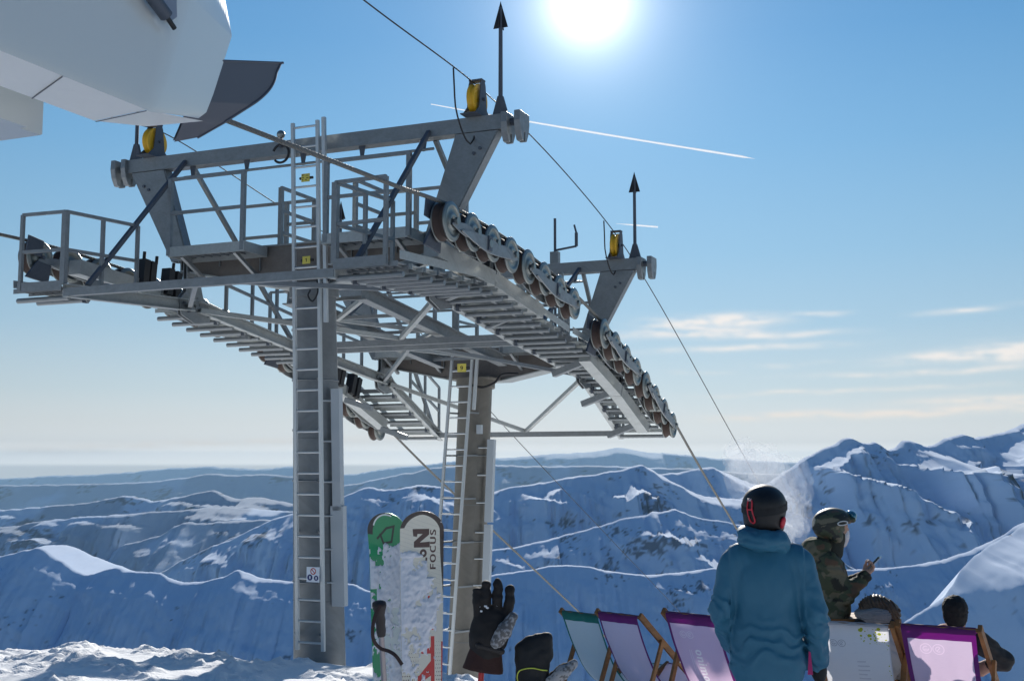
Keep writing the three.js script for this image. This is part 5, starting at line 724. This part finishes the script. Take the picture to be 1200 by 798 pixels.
  // strap of the goggles round the helmet
  const ring = []; for (let i = 0; i <= 60; i++) { const f = i / 60 * 2 * Math.PI; ring.push(V3(...Hh(.133 * Math.sin(f), .085 - .035 * Math.cos(f) * -1 * .6, .01 - .151 * Math.cos(f) * -1))); }
  const strapG = (() => { const P = [], I = []; for (let i = 0; i <= 60; i++) { const f = i / 60 * 2 * Math.PI; for (const h of [-.019, .019]) { const v = Hh(.146 * Math.sin(f), .05 + .028 * Math.cos(f) * -1 + h, .012 + .158 * Math.cos(f)); P.push(...v); } if (i) { const a = 2 * i; I.push(a - 2, a - 1, a, a, a - 1, a + 1); } } const g = new THREE.BufferGeometry(); g.setAttribute('position', new THREE.Float32BufferAttribute(P, 3)); g.setIndex(I); g.computeVertexNormals(); return g; })();
  mesh('goggle_strap', strapG, cloth(rgb(.008, .008, .009), .7, { sheen: 0 }), t);
  mesh('goggles', skin([cone(Hh(-.05, .065, -.135), Hh(.05, .065, -.135), .036, .036), egg(Hh(.0, .065, -.13), [.08, .042, .03], rot)], .006, .02), new THREE.MeshPhysicalMaterial({ color: rgb(.02, .02, .025), roughness: .12, clearcoat: 1 }), t);
  const red = new THREE.MeshStandardMaterial({ color: rgb(.62, .03, .05), roughness: .5 }), loop = [[-.075, .09], [-.048, .09], [-.044, .04], [-.030, -.028], [-.042, -.036], [-.060, -.026], [-.078, .04], [-.075, .09]].map(([x, y]) => { const zz = .012 + .160 * Math.sqrt(Math.max(.05, 1 - (x / .146) ** 2 - ((y - .035) / .15) ** 2)); return V3(...Hh(x, y, zz)); });
  mesh('red_clip', [tubeThrough(loop, .0052, 70, 6), rod(loop[2], loop[6], .005, 6)], red, t);
  mesh('clip_tab', rod(V3(...Hh(-.074, .094, .145)), V3(...Hh(-.05, .094, .153)), .008, 8), new THREE.MeshStandardMaterial({ color: rgb(.55, .36, .36), roughness: .4 }), t);
  mesh('ear_patch', skin([egg(Hh(.128, -.035, .06), [.016, .036, .028], [rot[0], rot[1], rot[2] - .3])], .004, .01), red, t);
}

// ---------------------------------------------------------------- the person in camouflage, seated sideways with a phone
const camo = (s = 1) => (x, y, z) => { const a = fbm(x * 7 * s, y * 9 * s, z * 7 * s, 3), b = fbm(x * 6 * s + 9, y * 8 * s, z * 6 * s + 4, 3); return a > .13 ? [.155, .135, .085] : b > .12 ? [.022, .022, .016] : b < -.17 ? [.115, .068, .040] : [.060, .070, .036]; };
{
  const o = at(985, 718, 8.6), G = groundY(o.x, o.z);
  const t = thing('person', 'seated person in a camouflage jacket and helmet holding a phone', 'person', [o.x, G, o.z], 0, 'people on the summit');
  const y0 = o.y - G, X = (px) => (px - 985) / 162.8, Y = (py) => y0 + (718 - py) / 162.8, P = (px, py, z = 0) => [X(px), Y(py), z];
  const Hd = headSolids(P(981, 622, 0), -1.45, .12, 0, .98);
  const hip = P(977, 738), hand = P(1018, 668, .08), elbow = P(986, 696, .15), sh = P(969, 664, .15), sh2 = P(973, 664, -.15), elb2 = P(996, 690, -.17), wr2 = P(1010, 676, -.02);
  const body = [egg(P(974, 715, 0), [.13, .17, .15]), egg(P(971, 680, 0), [.12, .17, .16]), egg(hip, [.14, .12, .16]), cone(P(973, 655, 0), P(978, 634, 0), .055, .052), cone(sh, elbow, .05, .04), cone(elbow, P(1012, 674, .09), .04, .03), cone(sh2, elb2, .05, .04), cone(elb2, wr2, .04, .03),
    cone(P(980, 742, .08), P(1040, 748, .1), .085, .065), cone(P(1040, 748, .1), P(1044, 820, .1), .062, .05), cone(P(980, 742, -.08), P(1040, 746, -.12), .085, .065), cone(P(1040, 746, -.12), P(1050, 818, -.12), .062, .05), cone(P(1042, 822, .1), P(1066, 826, .1), .05, .045), cone(P(1050, 820, -.12), P(1072, 824, -.12), .05, .045), ...Hd.list];
  const hb = handBones(P(1010, 674, .085), [.75, .75, -.05], [-.15, .4, -.6], .75, .9);
  mesh('body', skin([...body], .013, .03, { paint: (x, y, z) => y > Y(652) && x > X(989) ? SKIN_C : x > X(1006) && y > Y(690) ? SKIN_C : y > Y(652) ? [.035, .036, .028] : [.03, .03, .034] }), painted(), t);
  mesh('hand', skin(hb, .0035, .012, { paint: () => SKIN_C }), painted(.6), t);
  mesh('jacket', skin([egg(P(972, 713, 0), [.155, .20, .19]), egg(P(970, 676, 0), [.145, .19, .195]), cone(P(968, 658, -.13), P(968, 658, .13), .075, .075), cone(sh, elbow, .078, .062), cone(elbow, P(1011, 675, .095), .062, .048), cone(sh2, elb2, .075, .06), cone(elb2, P(1004, 682, -.08), .06, .048), egg(P(955, 645, 0), [.085, .10, .135], [0, 0, -.5]), egg(P(966, 640, 0), [.07, .07, .12])], .0085, .03, { warp: (x, y, z) => .014 * fbm(x * 9, y * 9, z * 9, 3) + .009 * Math.pow(Math.abs(Math.sin(y * 36 + x * 14 + 5 * fbm(x * 6, y * 6, z * 6, 2))), 3), cut: (x, y, z) => Y(721) - y - .02, paint: camo(1) }), painted(.85), t);
  const hq = Hd.q, Hh = (x, y, z) => Hd.T(x, y, z), e3 = new THREE.Euler().setFromQuaternion(hq), rot = [e3.x, e3.y, e3.z];
  mesh('helmet', skin([egg(Hh(0, .058, .012), [.120, .104, .142], rot), egg(Hh(0, .02, .05), [.112, .09, .10], rot), egg(Hh(-.085, -.035, .02), [.032, .055, .045], rot), egg(Hh(.085, -.035, .02), [.032, .055, .045], rot), cone(Hh(-.07, .06, -.125), Hh(.07, .06, -.125), .02, .02)], .0065, .02, { paint: camo(1.4), cut: (() => { const qi = hq.clone().invert(), c0 = V3(...Hh(0, 0, 0)), v = V3(0, 0, 0); return (x, y, z) => { v.set(x, y, z).sub(c0).applyQuaternion(qi); return Math.max(-.085 - v.y, v.y < .035 && v.z < -.045 ? .05 : -1); }; })() }), new THREE.MeshStandardMaterial({ vertexColors: true, roughness: .5 }), t);
  mesh('goggles', skin([egg(Hh(0, .085, -.14), [.078, .042, .035], rot)], .006, .02), new THREE.MeshPhysicalMaterial({ color: rgb(.03, .16, .22), roughness: .08, metalness: .4, clearcoat: 1 }), t);
  const stP = [], stI = []; for (let i = 0; i <= 50; i++) { const f = i / 50 * 2 * Math.PI; for (const h of [-.017, .017]) stP.push(...Hh(.125 * Math.sin(f), .055 + .02 * -Math.cos(f) + h, .014 + .146 * Math.cos(f))); if (i) { const a = 2 * i; stI.push(a - 2, a - 1, a, a, a - 1, a + 1); } } const sg = new THREE.BufferGeometry(); sg.setAttribute('position', new THREE.Float32BufferAttribute(stP, 3)); sg.setIndex(stI); sg.computeVertexNormals(); mesh('goggle_strap', sg, cloth(rgb(.03, .032, .025), .7), t);
  const logo = []; for (let i = 0; i <= 40; i++) { const f = i / 40 * 2 * Math.PI, zz = -.02 + .038 * Math.cos(f), yy = .052 + .014 * Math.sin(f); logo.push(V3(...Hh(.128 - .4 * (zz * zz), yy, zz))); } mesh('strap_emblem', tubeThrough(logo, .0042, 60, 6), new THREE.MeshStandardMaterial({ color: rgb(.7, .7, .68), roughness: .5 }), t);
  mesh('neck_warmer', skin([egg(Hh(0, -.05, .0), [.074, .075, .078], rot), cone(Hh(0, -.09, .01), Hh(0, -.16, .035), .066, .072)], .007, .02), cloth(rgb(.04, .042, .032), .9), t);
  mesh('face_mask', skin([egg(Hh(0, -.058, -.062), [.056, .048, .040], rot), egg(Hh(0, -.098, -.045), [.040, .04, .036], rot), egg(Hh(0, -.03, -.085), [.022, .028, .024], rot)], .006, .02, { paint: (x, y, z) => fbm(x * 16, y * 16, z * 16, 2) > .17 ? [.62, .30, .36] : [.74, .70, .70] }), painted(.8), t);
  // phone in the hand
  const ph = thing('phone', 'dark phone held up in the hand of the seated person', 'phone', [o.x + X(1022), G + Y(661), o.z + .075]); ph.rotation.set(0, -.5, -.75); const pb = new THREE.BoxGeometry(.012, .15, .074); mesh('case', pb, new THREE.MeshPhysicalMaterial({ color: rgb(.02, .02, .025), roughness: .25, clearcoat: .6 }), ph); mesh('screen', new THREE.BoxGeometry(.002, .138, .066).translate(-.0075, 0, 0), new THREE.MeshPhysicalMaterial({ color: rgb(.06, .07, .09), roughness: .08 }), ph);
  // the plank bench that person sits on
  const bn = thing('wooden_bench', 'brown plank bench under the person in camouflage', 'bench', [o.x + .1, G, o.z]); const top = Y(722) - .02;
  for (const z of [-.13, .0, .13]) mesh('plank', metreUV(new THREE.BoxGeometry(.56, .045, .118).translate(0, top, z)), pine, bn); for (const [x, z] of [[-.22, -.13], [-.22, .13], [.22, -.13], [.22, .13]]) mesh('leg', metreUV(new THREE.BoxGeometry(.06, top, .06).translate(x, top / 2 - .02, z)), pine, bn);
}

// ---------------------------------------------------------------- the sitter with long brown hair, head bent, in the white chair
{
  const o = at(1030, 735, 8.35), G = groundY(o.x, o.z), t = thing('person', 'sitter with long brown hair and a pale jacket, head bent down', 'person', [o.x, G, o.z], 0, 'people on the summit');
  const k = 1400 / 8.35, X = (px) => (px - 1030) / k, Y = (py) => o.y - G + (735 - py) / k, P = (px, py, z = 0) => [X(px), Y(py), z];
  const Hd = headSolids(P(1029, 722, -.05), -.7, -.5, -.1, .8);
  mesh('body', skin([...Hd.list, cone(P(1027, 726, -.03), P(1024, 742, 0), .05, .055), egg(P(1024, 765, .02), [.15, .2, .11]), egg(P(1022, 800, -.05), [.16, .12, .13]), cone(P(1010, 805, -.1), P(1004, 800, -.5), .08, .06), cone(P(1004, 800, -.5), P(1004, 850, -.62), .055, .045), cone(P(1034, 805, -.1), P(1040, 800, -.5), .08, .06), cone(P(1040, 800, -.5), P(1040, 850, -.62), .055, .045), cone(P(1050, 752, 0), P(1058, 785, -.05), .045, .038), cone(P(1058, 785, -.05), P(1046, 795, -.25), .038, .03), cone(P(1002, 752, 0), P(996, 785, -.05), .045, .038), cone(P(996, 785, -.05), P(1006, 795, -.25), .038, .03), ...handBones(P(1045, 796, -.26), [-.3, 0, -1], [-1, .1, 0], .4, .9), ...handBones(P(1007, 796, -.26), [.3, 0, -1], [1, .1, 0], .4, .9)], .014, .035, { paint: (x, y, z) => y > Y(738) || z < -.24 && y > Y(802) ? SKIN_C : [.03, .03, .035] }), painted(), t);
  const e3 = new THREE.Euler().setFromQuaternion(Hd.q), rot = [e3.x, e3.y, e3.z];
  mesh('hair', skin([egg(P(1029, 715, -.02), [.118, .100, .115], [0, 0, -.35]), egg(P(1040, 719, .0), [.080, .105, .09], [0, 0, .35]), cone(P(1047, 717, .02), P(1051, 738, .04), .042, .016), cone(P(1042, 716, .05), P(1046, 733, .06), .045, .02)], .006, .03, { warp: (x, y, z) => .005 * Math.sin((x * 1.4 + y * .9 + z * .5) * 170 + 7 * fbm(x * 8, y * 8, z * 8, 2)) + .012 * fbm(x * 12, y * 10, z * 12, 3), paint: (x, y, z) => { const n = fbm(x * 50 + y * 30, y * 14, z * 50, 2); return [.10 + .09 * n, .058 + .05 * n, .032 + .028 * n]; } }), new THREE.MeshStandardMaterial({ vertexColors: true, roughness: .5 }), t);
  mesh('knit_headband', skin([egg(P(1023, 720, .03), [.128, .078, .125], [0, 0, -.16])], .006, .02, { cut: (x, y, z) => Math.max((y - Y(711) + .28 * (x - X(1022)) * (x > X(1022) ? 1 : -1) * (x > X(1022) ? .6 : 1)) - .0, Y(728) - y), warp: (x, y, z) => .0035 * Math.sin(y * 420) + .006 * fbm(x * 40, y * 40, z * 40, 2) }), cloth(rgb(.24, .235, .24), 1), t);
  mesh('collar', skin([cone(P(1003, 729, .07), P(1040, 727, .08), .024, .024), cone(P(1040, 727, .08), P(1054, 742, .05), .024, .03), cone(P(1003, 729, .07), P(998, 746, .03), .024, .03)], .007, .02), cloth(rgb(.015, .015, .017), .8), t);
  mesh('jacket', skin([egg(P(1024, 768, .02), [.185, .22, .135]), cone(P(1000, 747, .01), P(1050, 747, .01), .075, .075), cone(P(1051, 749, .0), P(1060, 787, -.05), .07, .058), cone(P(1060, 787, -.05), P(1048, 796, -.22), .056, .045), cone(P(1000, 749, .0), P(994, 787, -.05), .07, .058), cone(P(994, 787, -.05), P(1005, 796, -.22), .056, .045)], .009, .03, { warp: (x, y, z) => .012 * fbm(x * 9, y * 9, z * 9, 3) + .008 * Math.pow(Math.abs(Math.sin(y * 40 + x * 9 + 4 * fbm(x * 5, y * 5, z * 5, 2))), 3) }), cloth(rgb(.62, .58, .54), .85), t);
}

// ---------------------------------------------------------------- the man in black leaning back in the purple chair
{
  const o = at(1122, 735, 8.05), G = groundY(o.x, o.z), t = thing('person', 'dark haired person in a black jacket sitting in the purple edged chair', 'person', [o.x, G, o.z], 0, 'people on the summit');
  const k = 1400 / 8.05, X = (px) => (px - 1122) / k, Y = (py) => o.y - G + (735 - py) / k, P = (px, py, z = 0) => [X(px), Y(py), z];
  const Hd = headSolids(P(1121.5, 722, -.02), -.25, .05, 0, .92), arm = [P(1151, 754, -.05), P(1183, 776, -.1), P(1173, 783, -.22)];
  mesh('body', skin([...Hd.list, cone(P(1122, 732, .0), P(1122, 748, -.06), .055, .06), egg(P(1122, 770, -.2), [.16, .2, .11]), egg(P(1120, 812, -.5), [.16, .12, .15]), cone(P(1108, 815, -.55), P(1106, 800, -.95), .085, .065), cone(P(1106, 800, -.95), P(1106, 845, -1.1), .06, .05), cone(P(1134, 815, -.55), P(1142, 800, -.95), .085, .065), cone(P(1142, 800, -.95), P(1144, 845, -1.1), .06, .05), cone(arm[0], arm[1], .05, .042), cone(arm[1], arm[2], .042, .032), cone(P(1095, 756, -.12), P(1092, 782, -.4), .05, .042), cone(P(1092, 782, -.4), P(1106, 790, -.62), .042, .032), ...handBones(P(1172, 785, -.22), [-.45, -.55, -.6], [-.6, .7, -.2], .6, 1), ...handBones(P(1107, 791, -.63), [.3, 0, -1], [.9, .3, 0], .4, 1)], .013, .035, { paint: (x, y, z) => y > Y(738) ? SKIN_C : z < -.19 && y > Y(800) && (x > X(1155) || z < -.3) ? SKIN_C : [.02, .021, .024] }), painted(), t);
  const e3 = new THREE.Euler().setFromQuaternion(Hd.q), rot = [e3.x, e3.y, e3.z];
  mesh('hair', skin([egg(Hd.T(0, .055, .012), [.083, .088, .102], rot), egg(Hd.T(0, -.005, .052), [.074, .075, .058], rot)], .0055, .03, { warp: (x, y, z) => .010 * fbm(x * 55, y * 55, z * 55, 3), cut: (() => { const qi = Hd.q.clone().invert(), c0 = V3(...Hd.T(0, 0, 0)), v = V3(0, 0, 0); return (x, y, z) => { v.set(x, y, z).sub(c0).applyQuaternion(qi); return Math.max(v.z < -.02 ? .02 + .05 - v.y : -1, -.075 - v.y); }; })() }), new THREE.MeshStandardMaterial({ color: rgb(.006, .005, .0045), roughness: .8 }), t);
  mesh('jacket', skin([egg(P(1122, 778, -.24), [.19, .22, .13]), cone(P(1099, 752, -.07), P(1147, 752, -.07), .075, .075), egg(P(1122, 741, .015), [.088, .05, .08]), cone(P(1150, 752, -.04), P(1183, 777, -.1), .078, .066), cone(P(1183, 777, -.1), P(1176, 782, -.19), .064, .052), cone(P(1097, 755, -.12), P(1091, 784, -.4), .075, .066), cone(P(1091, 784, -.4), P(1104, 790, -.58), .064, .05)], .009, .03, { warp: (x, y, z) => .012 * fbm(x * 9, y * 9, z * 9, 3) + .009 * Math.pow(Math.abs(Math.sin(y * 40 + x * 20 + 4 * fbm(x * 5, y * 5, z * 5, 2))), 3), cut: (x, y, z) => Math.hypot(x, z) < .06 && y > Y(738) ? .02 : -1 }), cloth(rgb(.008, .008, .010), .75, { sheen: 0 }), t);
}

// ---------------------------------------------------------------- gloves hung on the poles
{
  const o = at(573, 790, 2.92), k = 1400 / 2.92, P = (px, py, z = 0) => [(px - 573) / k, (790 - py) / k, z];
  const t = thing('glove', 'dark brown ski glove standing fingers up with a grey thumb', 'glove', o.toArray(), 0, 'gloves drying on ski poles');
  const f = (l, k2 = .008) => l.map((s) => Object.assign(s, { k: k2 })), fin = [[[560.5, 724], [559, 708], [559, 695], .0122, .0122], [[569.5, 720], [569.5, 702], [569.5, 687], .0124, .0122], [[582, 720], [583, 702], [583, 685], .0128, .0126], [[593, 725], [597, 706], [598, 692], .0128, .0124]];
  const S = [egg(P(576, 733), [.048, .046, .028]), egg(P(572, 748), [.048, .05, .03]), cone(P(571, 752), P(570, 764), .036, .034)]; for (const [a, b, c, r1, r2] of fin) S.push(...f([cone(P(...a), P(...b, .006), r1, r1 * .98), cone(P(...b, .006), P(...c, .0), r1 * .97, r2)], .0035));
  mesh('shell', skin(S, .0034, .016, { warp: (x, y, z) => .004 * fbm(x * 40, y * 40, z * 40, 3) + .0022 * Math.pow(Math.abs(Math.sin(y * 160 + x * 40 + 4 * fbm(x * 20, y * 20, z * 20, 2))), 3) * smooth(.17, .2, y) + .0016 * Math.abs(Math.sin(x * 260)) * smooth(.06, .02, y), cut: (x, y, z) => -.001 - y, paint: () => [.012, .0085, .0075] }), new THREE.MeshStandardMaterial({ vertexColors: true, roughness: .75, bumpMap: clothBump, bumpScale: .0015 }), t);
  const cu = new THREE.LatheGeometry([[.026, .095], [.034, .085], [.036, .06], [.043, .03], [.049, .004], [.050, -.004], [.047, -.004], [.03, .06]].map(([x, y]) => new THREE.Vector2(x, y)), 40); { const cp = cu.attributes.position; for (let i = 0; i < cp.count; i++) { const x = cp.getX(i), y = cp.getY(i), z = cp.getZ(i), w = 1 + .07 * noise(x * 60, y * 40, z * 60); cp.setXYZ(i, x * w, y, z * .72 * w); } cu.computeVertexNormals(); } cu.rotateZ(-.16); cu.translate(...P(566, 784)); mesh('cuff', cu, new THREE.MeshStandardMaterial({ color: rgb(.040, .012, .008), roughness: .8, bumpMap: clothBump, bumpScale: .002 }), t);
  mesh('snow_crumb', [[561, 712], [564, 717], [569, 711], [582, 711], [595, 705], [571, 713]].map(([px, py]) => egg(P(px, py, .0125), [.004, .003, .003])).map((e) => skin([e], .0016, .002, { warp: (x, y, z) => .002 * fbm(x * 300, y * 300, z * 300, 2), pad: .004 })), new THREE.MeshStandardMaterial({ color: rgb(.8, .8, .82), roughness: .9 }), t);
  mesh('thumb', skin([cone(P(581, 752, .025), P(591, 738, .034), .018, .017), cone(P(591, 738, .034), P(601, 723, .03), .017, .013)], .003, .01, { warp: (x, y, z) => .005 * fbm(x * 70, y * 70, z * 70, 3), paint: (x, y, z) => { const n = fbm(x * 120, y * 120, z * 120, 3); return n > .05 ? [.30, .30, .31] : [.12, .115, .115]; } }), new THREE.MeshStandardMaterial({ vertexColors: true, roughness: .95 }), t);
  mesh('wrist_strap', skin([cone(P(561, 755, .03), P(588, 762, .03), .008, .008)], .003, .005), cloth(rgb(.015, .011, .010), .6), t);
  const o2 = at(628, 805, 2.92), P2 = (px, py, z = 0) => [(px - 628) / k, (805 - py) / k, z], g = thing('glove', 'black mitten glove with a yellow green line and a grey thumb', 'glove', o2.toArray(), 0, 'gloves drying on ski poles');
  mesh('shell', skin([egg(P2(624, 790), [.042, .062, .028]), egg(P2(626, 768), [.043, .045, .028]), ...f([cone(P2(613, 775), P2(611, 761), .019, .017), cone(P2(621, 770), P2(620, 754), .017, .0155), cone(P2(630, 768), P2(631, 751), .017, .0155), cone(P2(640, 768), P2(641, 749), .017, .0155)], .008), cone(P2(624, 812), P2(624, 830), .042, .05)], .0034, .015, { warp: (x, y, z) => .004 * fbm(x * 40, y * 40, z * 40, 3) }), cloth(rgb(.010, .010, .011), .75), g);
  mesh('thumb', skin([cone(P2(646, 797, .01), P2(660, 786, .016), .018, .016), cone(P2(660, 786, .016), P2(673, 777, .012), .016, .010)], .003, .01, { warp: (x, y, z) => .004 * fbm(x * 70, y * 70, z * 70, 3), paint: (x, y, z) => (x + y * .3 > .093 || z > .022 ? (fbm(x * 120, y * 120, z * 120, 3) > -.1 ? [.32, .32, .33] : [.12, .12, .12]) : [.012, .012, .013]) }), new THREE.MeshStandardMaterial({ vertexColors: true, roughness: .95 }), g);
  mesh('piping', tubeThrough([P2(608, 800, .024), P2(606, 792, .024), P2(608, 785, .028), P2(614, 782, .0315), P2(624, 781, .033), P2(634, 783, .031), P2(641, 784, .027)].map((a) => V3(...a)), .0016, 50, 6), new THREE.MeshStandardMaterial({ color: rgb(.50, .55, .06), roughness: .5 }), g);
}

// ---------------------------------------------------------------- smoke drifting up beside the helmets
{
  const sm = new THREE.MeshPhysicalMaterial({ color: rgb(.95, .97, 1), roughness: 1, transmission: .5, thickness: 0, transparent: true, opacity: .065 }), o = at(925, 640, 7.7), k = 1400 / 7.7, geos = [], r = rng(77);
  const puffs = []; for (let i = 0; i < 13; i++) { const f = i / 12, cx = table([[0, 922], [.3, 932], [.55, 926], [.8, 895], [1, 862]], f), cy = table([[0, 636], [.3, 600], [.55, 568], [.8, 545], [1, 534]], f), sp = table([[0, 5], [.4, 16], [.8, 18], [1, 12]], f); puffs.push([cx + (r() - .5) * 2 * sp, cy + (r() - .5) * 1.6 * sp, table([[0, 10], [.4, 24], [.8, 26], [1, 16]], f) * (.8 + .4 * r())]); }
  for (const [px, py, R] of puffs) for (const s of [1, .68]) { const g = new THREE.IcosahedronGeometry(1, 4), p = g.attributes.position, cx = (px - 925) / k + (r() - .5) * .03, cy = (640 - py) / k, cz = (r() - .5) * .2; for (let i = 0; i < p.count; i++) { const x = p.getX(i), y = p.getY(i), z = p.getZ(i), q = R / k * s * (1 + .7 * fbm(x * 1.4 + px, y * 1.4 + py, z * 1.4, 3)); p.setXYZ(i, cx + x * q, cy + y * q * 1.15, cz + z * q); } g.computeVertexNormals(); geos.push(g); }
  const m = mesh('smoke_plume', geos, sm); m.position.copy(o); tag(m, 'thin pale smoke rising beside the black helmet', 'smoke', null, 'stuff');
}
renderer.render(scene, camera);
